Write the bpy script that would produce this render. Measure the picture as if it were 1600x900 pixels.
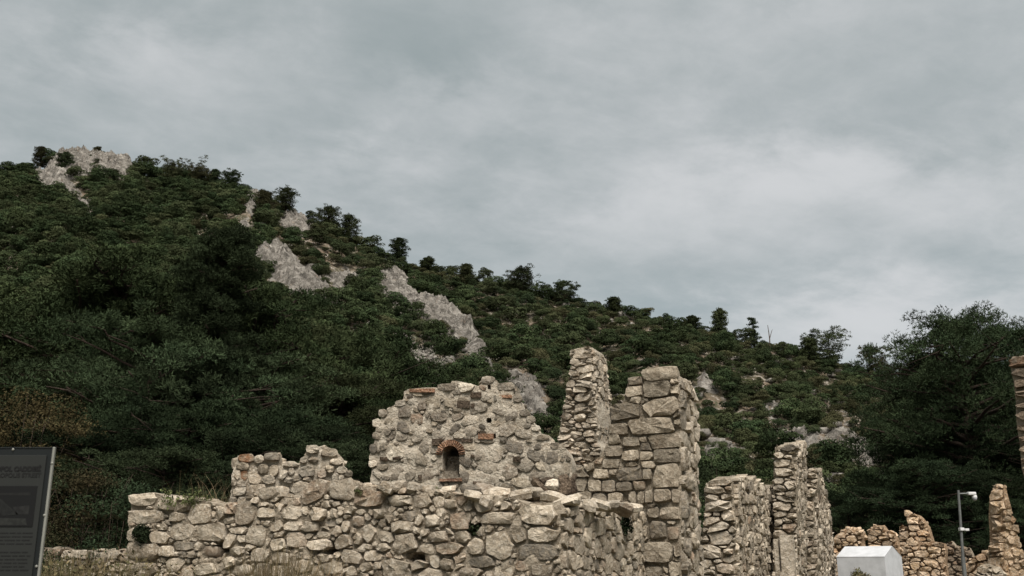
import bpy, bmesh, math, random
import numpy as np
from mathutils import Vector, Matrix, noise
for o in list(bpy.data.objects): bpy.data.objects.remove(o)
SC = bpy.context.scene
COL = SC.collection
R = math.radians
# ------------------------------------------------------------------ camera
FPX, PITCH, EYE = 1556.0, R(15.5), 1.65
CP, SP = math.cos(PITCH), math.sin(PITCH)
cam = bpy.data.objects.new('camera', bpy.data.cameras.new('camera')); COL.objects.link(cam)
cam.location = (0, 0, EYE); cam.rotation_euler = (R(90) + PITCH, 0, 0)
cam.data.sensor_width = 36; cam.data.lens = 35.01; cam.data.clip_end = 6000; cam.data.clip_start = 0.05
cam.data.dof.use_dof = True; cam.data.dof.focus_distance = 17; cam.data.dof.aperture_fstop = 9
SC.camera = cam
SC.view_settings.view_transform = 'Standard'; SC.view_settings.look = 'None'
SC.view_settings.gamma = 1; SC.view_settings.exposure = 2.3; SC.view_settings.use_curve_mapping = False
SC.render.engine = 'CYCLES'
SC.cycles.max_bounces = 5; SC.cycles.diffuse_bounces = 3
# ------------------------------------------------------------------ light
SUN_EL, SUN_AZ = R(57), R(168)          # azimuth measured clockwise from +Y: behind the camera, to the left
sd = bpy.data.lights.new('sun', 'SUN'); sun = bpy.data.objects.new('sun', sd); COL.objects.link(sun)
sd.energy = 1.5; sd.angle = R(36); sd.color = (1.0, 0.945, 0.89)
sdir = Vector((math.sin(SUN_AZ) * math.cos(SUN_EL), math.cos(SUN_AZ) * math.cos(SUN_EL), math.sin(SUN_EL)))
sun.rotation_euler = (-sdir).to_track_quat('-Z', 'Y').to_euler(); sun.location = (0, 0, 60)
sun['kind'] = 'structure'

def ray(u, v):
    a, b = (u - 800) / FPX, (450 - v) / FPX
    return np.array([a, CP - b * SP, SP + b * CP])
def at(u, v, Y):
    d = ray(u, v); return np.array([0, 0, EYE]) + d * (Y / d[1])
def project(P):
    P = np.asarray(P, float); x, y, z = P[..., 0], P[..., 1], P[..., 2] - EYE
    f = y * CP + z * SP; w = -y * SP + z * CP
    return 800 + FPX * x / f, 450 - FPX * w / f

class NT:
    """small node-tree writer"""
    def __init__(s, tree): s.t = tree; s.n = tree.nodes; s.n.clear()
    def add(s, typ, ins=None, **kw):
        n = s.n.new(typ)
        for k, v in kw.items(): setattr(n, k, v)
        for k, v in (ins or {}).items():
            if isinstance(v, bpy.types.NodeSocket): s.t.links.new(v, n.inputs[k])
            else: n.inputs[k].default_value = v
        return n
    def link(s, a, b): s.t.links.new(a, b)
    def math(s, op, a, b=0.0, c=None, clamp=False):
        n = s.n.new('ShaderNodeMath'); n.operation = op; n.use_clamp = clamp
        for i, v in enumerate((a, b) if c is None else (a, b, c)):
            if isinstance(v, bpy.types.NodeSocket): s.t.links.new(v, n.inputs[i])
            else: n.inputs[i].default_value = v
        return n.outputs[0]
    def vmath(s, op, a, b=None):
        n = s.n.new('ShaderNodeVectorMath'); n.operation = op
        for i, v in enumerate((a, b)):
            if v is None: continue
            if isinstance(v, bpy.types.NodeSocket): s.t.links.new(v, n.inputs[i])
            else: n.inputs[i].default_value = v
        return n.outputs['Value'] if op in ('DOT_PRODUCT', 'LENGTH') else n.outputs[0]
    def mix(s, f, a, b, mode='MIX'):
        n = s.n.new('ShaderNodeMix'); n.data_type = 'RGBA'; n.blend_type = mode; n.clamp_factor = True
        for i, v in ((0, f), (6, a), (7, b)):
            if isinstance(v, bpy.types.NodeSocket): s.t.links.new(v, n.inputs[i])
            else: n.inputs[i].default_value = v if i == 0 else (*v, 1)[:4]
        return n.outputs[2]
    def noise(s, vec, scale, detail=4, rough=.55, dist=0.0):
        return s.add('ShaderNodeTexNoise', {'Vector': vec, 'Scale': scale, 'Detail': detail, 'Roughness': rough, 'Distortion': dist}).outputs['Fac']
    def step(s, v, a, b):
        n = s.n.new('ShaderNodeMapRange'); n.interpolation_type = 'SMOOTHSTEP'
        s.t.links.new(v, n.inputs[0]); n.inputs[1].default_value = a; n.inputs[2].default_value = b
        return n.outputs[0]

# ------------------------------------------------------------------ sky: grey cloud deck over a Nishita sky
W = bpy.data.worlds.new('World'); SC.world = W; W.use_nodes = True
t = NT(W.node_tree)
sky = t.add('ShaderNodeTexSky', sky_type='NISHITA', sun_disc=False, sun_elevation=SUN_EL, sun_rotation=SUN_AZ)
d = t.add('ShaderNodeTexCoord').outputs['Generated']
sx = t.add('ShaderNodeSeparateXYZ', {0: d})
zc = t.math('ADD', t.math('MAXIMUM', sx.outputs[2], 0.0), 0.22)
px, py = t.math('DIVIDE', sx.outputs[0], zc), t.math('DIVIDE', sx.outputs[1], zc)
SKY_A = R(-24)
qx = t.math('ADD', t.math('MULTIPLY', px, math.cos(SKY_A)), t.math('MULTIPLY', py, -math.sin(SKY_A)))
qy = t.math('ADD', t.math('MULTIPLY', px, math.sin(SKY_A)), t.math('MULTIPLY', py, math.cos(SKY_A)))
cv = t.add('ShaderNodeCombineXYZ', {0: t.math('MULTIPLY', qx, 0.85), 1: t.math('MULTIPLY', qy, 1.0), 2: 3.7}).outputs[0]
n1 = t.noise(cv, 1.7, 4, .5, .35)
n2 = t.noise(cv, 5.0, 8, .60, .25)
cl = t.math('ADD', t.math('MULTIPLY', n1, .60), t.math('MULTIPLY', n2, .40))
def band(u0, v0, u1, v1, width, amp):
    """a soft streak of cloud between two directions of the sky"""
    global cl
    def q(u, v):
        r = ray(u, v); r = r / np.linalg.norm(r); k = max(r[2], 0) + .22
        x, y = r[0] / k, r[1] / k
        return np.array([x, y])
    a, b = q(u0, v0), q(u1, v1); e = b - a; L = np.linalg.norm(e); e /= L; m = (a + b) / 2
    along = t.math('ADD', t.math('MULTIPLY', t.math('SUBTRACT', px, m[0]), e[0] / (L * .5)), t.math('MULTIPLY', t.math('SUBTRACT', py, m[1]), e[1] / (L * .5)))
    acr = t.math('ADD', t.math('MULTIPLY', t.math('SUBTRACT', px, m[0]), -e[1] / width), t.math('MULTIPLY', t.math('SUBTRACT', py, m[1]), e[0] / width))
    acr = t.math('ADD', acr, t.math('MULTIPLY', t.math('SUBTRACT', n2, .5), 4.0))
    r2 = t.math('ADD', t.math('MULTIPLY', along, along), t.math('MULTIPLY', acr, acr))
    g = t.math('EXPONENT', t.math('MULTIPLY', r2, -1.0))
    cl = t.math('ADD', cl, t.math('MULTIPLY', g, amp))
band(840, 390, 1560, 250, .12, .10)
band(1100, 525, 1600, 500, .16, .15)
band(640, 180, 760, 110, .06, .07)
band(100, 130, 420, 60, .10, .08)
band(1150, 40, 1400, 20, .08, .08)
band(560, 40, 800, 60, .08, -.13)
band(850, 440, 1250, 430, .14, -.10)
band(1150, 150, 1560, 190, .14, -.16)
band(0, 20, 420, 10, .10, -.10)
band(430, 215, 620, 200, .09, -.10)
n3 = t.noise(cv, 11., 7, .62, .3)
cl = t.math('ADD', cl, t.math('MULTIPLY', t.math('SUBTRACT', n3, .5), .24))
cfac = t.step(cl, .27, .80)
cloud = t.mix(cfac, (.285, .325, .325), (.555, .563, .565))
lowgap = t.math('MULTIPLY', t.step(sx.outputs[2], .34, .16), .35)      # thinner cloud, a little blue, low over the horizon
cloud = t.mix(t.math('MULTIPLY', lowgap, t.math('SUBTRACT', 1.0, cfac)), cloud, (.40, .47, .50))
# an overcast sky is brighter overhead than near the horizon
cloud = t.mix(t.math('MULTIPLY', t.step(sx.outputs[2], .62, 1.0), .6), cloud, (.60, .62, .63))
skyc = t.add('ShaderNodeVectorMath', {0: sky.outputs[0], 1: (.04, .04, .04)}, operation='MULTIPLY').outputs[0]
ccol = t.add('ShaderNodeVectorMath', {0: cloud, 1: (.232, .232, .232)}, operation='MULTIPLY').outputs[0]
wc = t.mix(.95, skyc, ccol)
wc = t.add('ShaderNodeVectorMath', {0: wc, 1: (10., 10., 10.)}, operation='MULTIPLY').outputs[0]
bg = t.add('ShaderNodeBackground', {'Color': wc, 'Strength': .1})
t.link(bg.outputs[0], t.add('ShaderNodeOutputWorld').inputs[0])

# ------------------------------------------------------------------ object helpers
def mesh_obj(name, V, Fs, mat=None, parent=None, loc=None, smooth=False, tone=None, sharp=None):
    me = bpy.data.meshes.new(name)
    if isinstance(Fs, np.ndarray):
        k = Fs.shape[1]; me.vertices.add(len(V)); me.vertices.foreach_set('co', np.asarray(V, np.float32).ravel())
        me.loops.add(Fs.size); me.loops.foreach_set('vertex_index', Fs.ravel().astype(np.int32))
        me.polygons.add(len(Fs)); me.polygons.foreach_set('loop_start', np.arange(0, Fs.size, k, dtype=np.int32))
        me.update(calc_edges=True)
    else:
        me.from_pydata([tuple(map(float, v)) for v in V], [], Fs); me.update()
    if tone is not None:
        at_ = me.attributes.new('tone', 'FLOAT_VECTOR', 'POINT')
        T = np.asarray(tone, np.float32)
        if T.ndim == 1: T = np.tile(T, (len(V), 1))
        at_.data.foreach_set('vector', T.ravel())
    if smooth:
        me.polygons.foreach_set('use_smooth', np.ones(len(me.polygons), bool))
        if sharp: me.set_sharp_from_angle(angle=R(sharp))
    if mat: me.materials.append(mat)
    o = bpy.data.objects.new(name, me); COL.objects.link(o)
    if parent: o.parent = parent
    if loc is not None: o.location = loc
    return o
def empty(name, loc, label, cat, group=None):
    o = bpy.data.objects.new(name, None); COL.objects.link(o); o.location = loc; o.empty_display_size = .2
    o['label'] = label; o['category'] = cat
    if group: o['group'] = group
    return o
def tag(o, label=None, cat=None, group=None, kind=None):
    for k, v in (('label', label), ('category', cat), ('group', group), ('kind', kind)):
        if v: o[k] = v
    return o
def box_vf(x0, x1, y0, y1, z0, z1):
    V = [(x, y, z) for z in (z0, z1) for y in (y0, y1) for x in (x0, x1)]
    return V, [(0, 2, 3, 1), (4, 5, 7, 6), (0, 1, 5, 4), (2, 6, 7, 3), (0, 4, 6, 2), (1, 3, 7, 5)]
def bevel_box(name, x0, x1, y0, y1, z0, z1, mat, parent, b=.01, seg=2):
    V, Fs = box_vf(x0, x1, y0, y1, z0, z1)
    o = mesh_obj(name, V, Fs, mat, parent)
    bm = bmesh.new(); bm.from_mesh(o.data)
    bmesh.ops.bevel(bm, geom=bm.edges[:], offset=b, segments=seg, affect='EDGES', profile=.6)
    bm.to_mesh(o.data); bm.free(); return o
def tube_vf(pts, rads, n=8, cap=True):
    pts = np.asarray(pts, float); V = []; Fs = []
    for i, p in enumerate(pts):
        tn = pts[min(i + 1, len(pts) - 1)] - pts[max(i - 1, 0)]; tn = tn / (np.linalg.norm(tn) + 1e-9)
        up = np.array([0, 0, 1.]) if abs(tn[2]) < .9 else np.array([1., 0, 0])
        a = np.cross(tn, up); a /= np.linalg.norm(a); b = np.cross(tn, a)
        for k in range(n):
            th = 2 * math.pi * k / n; V.append(p + rads[i] * (a * math.cos(th) + b * math.sin(th)))
    for i in range(len(pts) - 1):
        for k in range(n):
            k2 = (k + 1) % n; Fs.append((i * n + k, i * n + k2, (i + 1) * n + k2, (i + 1) * n + k))
    if cap: Fs.append(tuple(range(n - 1, -1, -1))); Fs.append(tuple(range((len(pts) - 1) * n, len(pts) * n)))
    return V, Fs
def join_vf(parts):
    V, Fs = [], []
    for v, f in parts:
        k = len(V); V += list(v); Fs += [tuple(i + k for i in q) for q in f]
    return V, Fs
def nz(x, y, z, o=3, H=.9): return noise.fractal((x, y, z), H, 2.0, o)

# ------------------------------------------------------------------ materials
def new_mat(name):
    m = bpy.data.materials.new(name); m.use_nodes = True; return m, NT(m.node_tree)
def finish(t, col, rough=.9, bump=None, strength=.5, dist=.02, spec=.25):
    ins = {'Base Color': col, 'Roughness': rough, 'Specular IOR Level': spec}
    if bump is not None:
        ins['Normal'] = t.add('ShaderNodeBump', {'Height': bump, 'Strength': strength, 'Distance': dist}).outputs[0]
    b = t.add('ShaderNodeBsdfPrincipled', ins)
    t.link(b.outputs[0], t.add('ShaderNodeOutputMaterial').inputs[0])
def stone_mat(name, dark, mid, light, rust=(.20, .10, .05), lichen=(.045, .043, .038), lich=.5, scale=1.0):
    m, t = new_mat(name)
    P = t.add('ShaderNodeNewGeometry').outputs['Position']
    tone = t.add('ShaderNodeAttribute', attribute_name='tone').outputs['Vector']
    tx = t.add('ShaderNodeSeparateXYZ', {0: tone})
    big = t.noise(P, 2.3 * scale, 5, .62, .3); fine = t.noise(P, 17 * scale, 6, .7, .2); grit = t.noise(P, 70 * scale, 3, .7)
    c = t.mix(t.step(big, .36, .66), dark, mid)
    c = t.mix(t.math('MULTIPLY', t.step(fine, .46, .66), .8), c, light)
    c = t.mix(t.math('MULTIPLY', t.step(t.noise(P, 5.5 * scale, 6, .72, .6), .56, .70), lich), c, lichen)
    c = t.mix(t.math('MULTIPLY', t.step(t.noise(P, 11 * scale, 5, .75, .3), .64, .72), .5), c, light)
    c = t.mix(t.math('MULTIPLY', tx.outputs[1], t.step(t.noise(P, 6 * scale, 4, .6), .30, .62)), c, rust)
    c = t.mix(t.math('MULTIPLY', tx.outputs[2], t.step(fine, .30, .62)), c, lichen)
    c = t.mix(t.math('MULTIPLY', t.step(grit, .52, .70), .5), c, dark)
    c = t.add('ShaderNodeVectorMath', {0: c, 1: t.add('ShaderNodeCombineXYZ', {0: tx.outputs[0], 1: tx.outputs[0], 2: tx.outputs[0]}).outputs[0]}, operation='MULTIPLY').outputs[0]
    vor = t.add('ShaderNodeTexVoronoi', {'Vector': P, 'Scale': 9 * scale, 'Randomness': 1.0}, feature='F1').outputs['Distance']
    h = t.math('ADD', t.math('MULTIPLY', t.noise(P, 7 * scale, 6, .68, .5), 1.0), t.math('MULTIPLY', fine, .55))
    h = t.math('ADD', h, t.math('MULTIPLY', vor, .35)); h = t.math('ADD', h, t.math('MULTIPLY', grit, .18))
    finish(t, c, .95, h, 1.0, .085, .1)
    return m
M = {}
M['front'] = stone_mat('weathered_limestone', (.27, .222, .16), (.47, .405, .312), (.62, .555, .45), lich=.28)
M['block'] = stone_mat('grey_brown_ashlar', (.20, .165, .118), (.375, .322, .243), (.50, .44, .345), lich=.46)
M['grey'] = stone_mat('grey_rubble_stone', (.150, .126, .095), (.27, .235, .182), (.40, .36, .295), lich=.45)
M['pale'] = stone_mat('pale_rubble_stone', (.26, .215, .155), (.49, .425, .333), (.62, .56, .465), lich=.2)
M['far'] = stone_mat('tan_far_stone', (.31, .215, .125), (.53, .402, .282), (.62, .53, .41), rust=(.34, .16, .06), lich=.2)
M['brown'] = stone_mat('brown_tower_stone', (.120, .092, .064), (.20, .156, .112), (.29, .24, .18), lich=.45)
M['mortar'] = stone_mat('lime_mortar', (.33, .28, .21), (.50, .445, .355), (.63, .575, .475), lich=.2, scale=1.6)
M['core'] = stone_mat('rubble_core', (.22, .18, .128), (.38, .325, .245), (.52, .455, .36), lich=.3, scale=1.7)
M['core_pale'] = stone_mat('pale_rubble_core', (.20, .165, .118), (.38, .325, .245), (.52, .46, .36), lich=.3, scale=1.7)
M['core_far'] = stone_mat('tan_core', (.20, .13, .075), (.36, .255, .16), (.46, .36, .26), rust=(.34, .16, .06), lich=.15, scale=1.4)
M['socket'] = stone_mat('dark_stone_and_socket', (.045, .034, .024), (.095, .072, .05), (.17, .13, .095), lich=.5, scale=1.5)  # dark brown stones, and the beam socket with its shade in the colour
M['brick'] = stone_mat('fired_brick', (.20, .10, .06), (.40, .225, .135), (.52, .38, .27), lich=.15, scale=2)
def rock_mat(name):
    m, t = new_mat(name); P = t.add('ShaderNodeNewGeometry').outputs['Position']
    st = t.add('ShaderNodeMapping', {'Vector': P, 'Rotation': (0, 0, R(37)), 'Scale': (.35, 1.5, .8)}).outputs[0]
    a, b, g = t.noise(P, .35, 6, .68), t.noise(st, 1.0, 7, .72, .8), t.noise(P, 2.2, 5, .75)
    c = t.mix(t.step(a, .38, .62), (.115, .105, .09), (.215, .198, .172)); c = t.mix(t.math('MULTIPLY', t.step(b, .50, .66), .8), c, (.33, .308, .272))
    c = t.mix(t.math('MULTIPLY', t.step(b, .47, .36), .85), c, (.050, .046, .040)); c = t.mix(t.math('MULTIPLY', t.step(g, .56, .70), .6), c, (.070, .066, .054))
    c = t.mix(t.math('MULTIPLY', t.step(t.noise(P, .8, 5, .7), .58, .70), .6), c, (.21, .155, .11))
    finish(t, c, .95, t.math('ADD', b, t.math('MULTIPLY', g, .6)), 1.0, .5, .08); return m
M['rock'] = rock_mat('hill_limestone')

# ------------------------------------------------------------------ masonry
rng = np.random.default_rng(7); random.seed(7)
class Face:
    def __init__(s, x, y, yaw):
        s.O = np.array([x, y, 0.]); s.yaw = yaw
        s.T = np.array([math.cos(yaw), math.sin(yaw), 0]); s.N = np.array([math.sin(yaw), -math.cos(yaw), 0])
    def sz(s, u, v):
        d = ray(u, v); k = (s.O - np.array([0, 0, EYE])).dot(s.N) / d.dot(s.N)
        p = np.array([0, 0, EYE]) + d * k; return np.array([(p - s.O).dot(s.T), p[2]])
    def P(s, a, z, d=0.0): return s.O + s.T * a + s.N * d + np.array([0, 0, z])
    def poly(s, px, ground=True):
        q = [s.sz(*p) for p in px]
        if ground: q = [np.array([q[0][0], -.15])] + q + [np.array([q[-1][0], -.15])]
        return np.array(q)
def inside(poly, X, Y):
    r = np.zeros(X.shape, bool); n = len(poly)
    for i in range(n):
        x0, y0 = poly[i]; x1, y1 = poly[(i + 1) % n]
        c = ((y0 > Y) != (y1 > Y)) & (X < (x1 - x0) * (Y - y0) / (y1 - y0 + 1e-12) + x0); r ^= c
    return r
def jag(poly, amp, step, closed_from=1):
    """break an outline into short uneven steps, leaving the ground points alone"""
    out = []
    n = len(poly)
    for i in range(n - 1):
        a, b = poly[i], poly[i + 1]; L = np.linalg.norm(b - a); k = max(1, int(L / step))
        for j in range(k):
            p = a + (b - a) * j / k
            if i > 0 or j > 0:
                if p[1] > .3: p = p + rng.normal(0, amp, 2)
            out.append(p)
    out.append(poly[-1]); return np.array(out)

class Wall:
    def __init__(s, name, label, cat, loc, group=None):
        s.e = empty(name, loc, label, cat, group); s.loc = np.array(loc, float); s.items = []
    def add(s, V, Fs, tone, mat, size, name='stone', sharp=38): s.items.append((size, V, Fs, tone, mat, name, sharp))
    def finish(s, cap=300, small=4.5):
        s.items.sort(key=lambda i: -i[0])
        rest = []
        for k, (size, V, Fs, tone, mat, name, sharp) in enumerate(s.items):
            if k < cap and size > small:
                V = np.asarray(V); c = V.mean(0)
                mesh_obj(name, V - c, Fs, mat, s.e, c - s.loc, True, tone, sharp)
            else: rest.append((V, Fs, tone, mat))
        for mat in {id(r[3]): r[3] for r in rest}.values():
            VV, FF, TT = [], [], []
            for V, Fs, tone, m in rest:
                if m is not mat: continue
                k = len(VV); VV += [np.asarray(v) - s.loc for v in V]; FF += [tuple(i + k for i in f) for f in Fs]; TT += [tone] * len(V)
            o = mesh_obj('small_stones', np.array(VV), FF, mat, s.e, None, True, np.array(TT), 38); o['kind'] = 'stuff'

def tone_of(rust=.10, dark=.2, spread=.16):
    r = random.random()
    return (float(np.clip(random.gauss(1.0, spread), .62, 1.4)), random.uniform(.2, .5) if r < rust else random.uniform(0, .12),
            random.uniform(.3, .75) if random.random() < dark else random.uniform(0, .15))

def ring_stone(face, cs, cz, outline, prot, depth, off, big, cut=.6):
    """one stone: closed faceted block grown from an outline on the face"""
    K = len(outline); V = []; Fs = []
    size = math.sqrt(max(1e-4, np.ptp(outline[:, 0]) * np.ptp(outline[:, 1])))
    sa, sb = random.gauss(0, .15), random.gauss(0, .15)                      # tilt of the weathered face
    planes = [(random.uniform(-1, 1), random.uniform(-1, 1), random.uniform(.5, 1.0)) for _ in range(3)]
    hs, hz = max(np.ptp(outline[:, 0]) / 2, .02), max(np.ptp(outline[:, 1]) / 2, .02)
    def front(a, b, m):
        f = prot * m + (sa * a * .55 + sb * b * .55) * prot
        for pa, pb, pc in planes: f = min(f, prot * (1.25 * pc + .1) - prot * cut * (pa * a / hs + pb * b / hz - .35) * (m > .3))
        return f + random.gauss(0, .19) * prot
    rings = [(.92, None, -depth), (1.0, .22, None), (.95, .84, None), (.55, 1.0, None)] if big else [(.92, None, -depth), (1.0, .25, None), (.90, .95, None)]
    for sc, m, dd in rings:
        for (a, b) in outline:
            j = 1 + (random.gauss(0, .03) if m else 0); x, z = a * sc * j, b * sc * j
            d = dd if dd is not None else front(x, z, m)
            V.append(face.P(cs + x, cz + z, off(cs + x, cz + z) + d))
    for r in range(len(rings) - 1):
        for k in range(K):
            k2 = (k + 1) % K; Fs.append((r * K + k, r * K + k2, (r + 1) * K + k2, (r + 1) * K + k))
    V.append(face.P(cs, cz, off(cs, cz) + front(0, 0, 1.08))); c = len(V) - 1; r = (len(rings) - 1) * K
    for k in range(K): Fs.append((r + k, r + (k + 1) % K, c))
    Fs.append(tuple(range(K - 1, -1, -1)))
    return V, Fs, size

def masonry(wall, face, poly, sites_px=(), classes=((.2, .35, 200),), aspect=(1.0, 1.7), course=None, capx=1.45, joint=.012, prot=(.03, .08),
            depth=.22, mat=None, mats=None, off=None, holes=(), res=.025, seed=1, rust=.10, dark=.2, spread=.16, zmin=None, sizepx=None, edge=.10, tilt=.12, fill=.80, mortar=False, grow=.10, smooth=.06, rough=.05, sq=2.6):
    rs = np.random.default_rng(seed); random.seed(seed); off = off or (lambda a, z: 0.0)
    zlo = zmin if zmin is not None else -.1
    s0, s1, z0, z1 = poly[:, 0].min() - .3, poly[:, 0].max() + .3, max(poly[:, 1].min(), zlo), poly[:, 1].max() + .3
    nx, nzz = int((s1 - s0) / res) + 1, int((z1 - z0) / res) + 1
    gx, gz = np.meshgrid(s0 + np.arange(nx) * res, z0 + np.arange(nzz) * res)
    mask = inside(poly, gx, gz)
    for h in holes: mask &= ~inside(h, gx, gz)
    sites = []; occ = np.zeros(mask.shape, bool)
    def win(cx, cz, r):
        i0, i1 = max(0, int((cx - r - s0) / res)), min(nx, int((cx + r - s0) / res) + 2)
        j0, j1 = max(0, int((cz - r - z0) / res)), min(nzz, int((cz + r - z0) / res) + 2)
        return slice(j0, j1), slice(i0, i1)
    def q(site, w):
        cx, cz, a, b, th = site[:5]; dx, dz = gx[w] - cx, gz[w] - cz; c, s_ = math.cos(th), math.sin(th)
        return (np.abs((dx * c + dz * s_) / a) ** sq + np.abs((-dx * s_ + dz * c) / b) ** sq) ** (1 / sq)
    for sp in sites_px:
        u, v, w, h = sp[:4]; th = R(sp[4]) if len(sp) > 4 else 0.0
        cx, cz = face.sz(u, v); a = abs(face.sz(u + w / 2, v)[0] - face.sz(u - w / 2, v)[0]) / 2; b = abs(face.sz(u, v + h / 2)[1] - face.sz(u, v - h / 2)[1]) / 2
        a *= .96 if sq < 4 else 1.02; b *= .96 if sq < 4 else 1.02; st = (cx, cz, a, b, th, True); sites.append(st); w_ = win(cx, cz, max(a, b) * 1.1); occ[w_] |= q(st, w_) < .95
    for lo, hi, cnt in classes:
        for _ in range(cnt):
            cx, cz = rs.uniform(s0, s1), rs.uniform(z0, z1)
            r = rs.uniform(lo, hi) / 2; asp = rs.uniform(*aspect); a, b = r * math.sqrt(asp), r / math.sqrt(asp)
            if course:
                ci = math.floor(cz / course); cz = (ci + .5) * course + rs.normal(0, .06) * course; b = course * .5 * rs.uniform(.78, 1.02); a = max(a, b * .8)
            i, j = int((cx - s0) / res), int((cz - z0) / res)
            if not (0 <= i < nx and 0 <= j < nzz) or not mask[j, i]: continue
            st = (cx, cz, a, b, 0 if course else rs.normal(0, tilt), False); w_ = win(cx, cz, max(a, b) * 1.1)
            e = q(st, w_) < fill
            if e.sum() and occ[w_][e].mean() < .06:
                sites.append(st); occ[w_] |= q(st, w_) < .92
    best = np.full(mask.shape, float(grow)); lab = np.full(mask.shape, -1, int)
    for k, st in enumerate(sites):
        w_ = win(st[0], st[1], max(st[2], st[3]) + grow * 1.4 + .05); v = (q(st, w_) - 1) * math.sqrt(st[2] * st[3]); u_ = v < best[w_]
        best[w_][u_] = v[u_]; lab[w_][u_] = k
    lab[~mask] = -2
    for k, st in enumerate(sites):
        cx, cz, a, b, th, ex = st
        K = 13 if (a * b) > .03 else 9
        c, s_ = math.cos(th), math.sin(th); ol = []
        a0 = rs.uniform(0, 6.28)
        for n in range(K):
            an = a0 + 2 * math.pi * (n + rs.uniform(-.22, .22)) / K
            ex_, ez_ = math.copysign(abs(math.cos(an)) ** (2 / sq), math.cos(an)) * a, math.copysign(abs(math.sin(an)) ** (2 / sq), math.sin(an)) * b
            dx, dz = ex_ * c - ez_ * s_, ex_ * s_ + ez_ * c
            rr = .08; tmax = (1.12 if ex else 2.6)
            while rr < tmax:
                x, z = cx + dx * (rr + .04), cz + dz * (rr + .04); i, j = int(round((x - s0) / res)), int(round((z - z0) / res))
                if not (0 <= i < nx and 0 <= j < nzz): break
                if lab[j, i] != k and not (lab[j, i] == -2 and ex and rr < .97) and not (lab[j, i] == -1 and rr < .9): break
                rr += .04
            L = math.hypot(dx, dz); rr = max(.10, rr - joint / L) * (1 + rs.normal(0, rough))
            ol.append((dx * rr, dz * rr))
        ol = np.array(ol)
        ol = ol * (1 - smooth) + .5 * smooth * (np.roll(ol, 1, 0) + np.roll(ol, -1, 0))
        p = random.uniform(*prot) * (1 if ex else 1); sz_ = math.sqrt(a * b)
        p = min(p, sz_ * .9)
        V, Fs, size = ring_stone(face, cx, cz, ol, p, depth, off, K == 13, .6 if sq < 4 else .3)
        m = mat if mats is None else random.choice(mats)
        wv = np.array(V).mean(0); px_ = size / max(1, wv[1]) * FPX
        # foreshortening does not matter for ranking
        wall.add(V, Fs, tone_of(rust, dark, spread), m, px_)
    return sites

def core(wall, face, poly, thick, mat, recess=.05, amp=.05, cell=.12, off=None, holes=(), name='rubble_core', nscale=2.2, tone=(1, .05, .1)):
    off = off or (lambda a, z: 0.0); th = thick if callable(thick) else (lambda z: thick)
    s0, s1, z0, z1 = poly[:, 0].min(), poly[:, 0].max(), poly[:, 1].min(), poly[:, 1].max()
    nx, nzz = int((s1 - s0) / cell) + 2, int((z1 - z0) / cell) + 2
    gx, gz = np.meshgrid(s0 - .3 * cell + np.arange(nx + 1) * cell, z0 - .3 * cell + np.arange(nzz + 1) * cell)
    cx, cz = gx[:-1, :-1] + cell / 2, gz[:-1, :-1] + cell / 2
    mk = inside(poly, cx, cz)
    for h in holes: mk &= ~inside(h, cx, cz)
    used = np.zeros(gx.shape, int); full = np.zeros(gx.shape, int)
    for dj in (0, 1):
        for di in (0, 1): used[dj:dj + mk.shape[0], di:di + mk.shape[1]] += mk
    X, Z = gx.copy(), gz.copy(); bd = (used > 0) & (used < 4)
    segs = []
    for pl in [poly] + list(holes):
        for i in range(len(pl)): segs.append((pl[i], pl[(i + 1) % len(pl)]))
    A = np.array([s[0] for s in segs]); B = np.array([s[1] for s in segs]); E = B - A; L2 = (E ** 2).sum(1) + 1e-9
    for j, i in zip(*np.nonzero(bd)):
        p = np.array([gx[j, i], gz[j, i]]); tt = np.clip(((p - A) * E).sum(1) / L2, 0, 1); Q = A + E * tt[:, None]; dd = ((Q - p) ** 2).sum(1); k = dd.argmin()
        if dd[k] < (1.1 * cell) ** 2: X[j, i], Z[j, i] = Q[k]
    idx = -np.ones(gx.shape, int); V = []
    ii = np.argwhere(used > 0)
    for n, (j, i) in enumerate(ii):
        idx[j, i] = n; a, z = X[j, i], Z[j, i]; w = face.P(a, z)
        V.append(face.P(a, z, off(a, z) - recess + amp * nz(w[0] * nscale, w[1] * nscale, w[2] * nscale, 3)) - wall.loc)
    n0 = len(V)
    for (j, i) in ii:
        a, z = X[j, i], Z[j, i]; V.append(face.P(a, z, off(a, z) - th(z)) - wall.loc)
    Fs = []
    for j, i in np.argwhere(mk):
        a, b, c, d_ = idx[j, i], idx[j, i + 1], idx[j + 1, i + 1], idx[j + 1, i]
        Fs.append((a, b, c, d_)); Fs.append((a + n0, d_ + n0, c + n0, b + n0))
        for (dj, di, p, q_) in ((-1, 0, a, b), (0, 1, b, c), (1, 0, c, d_), (0, -1, d_, a)):
            J, I = j + dj, i + di
            if not (0 <= J < mk.shape[0] and 0 <= I < mk.shape[1]) or not mk[J, I]: Fs.append((q_, p, p + n0, q_ + n0))
    return mesh_obj(name, np.array(V), Fs, mat, wall.e, None, True, tone, 50)

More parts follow.
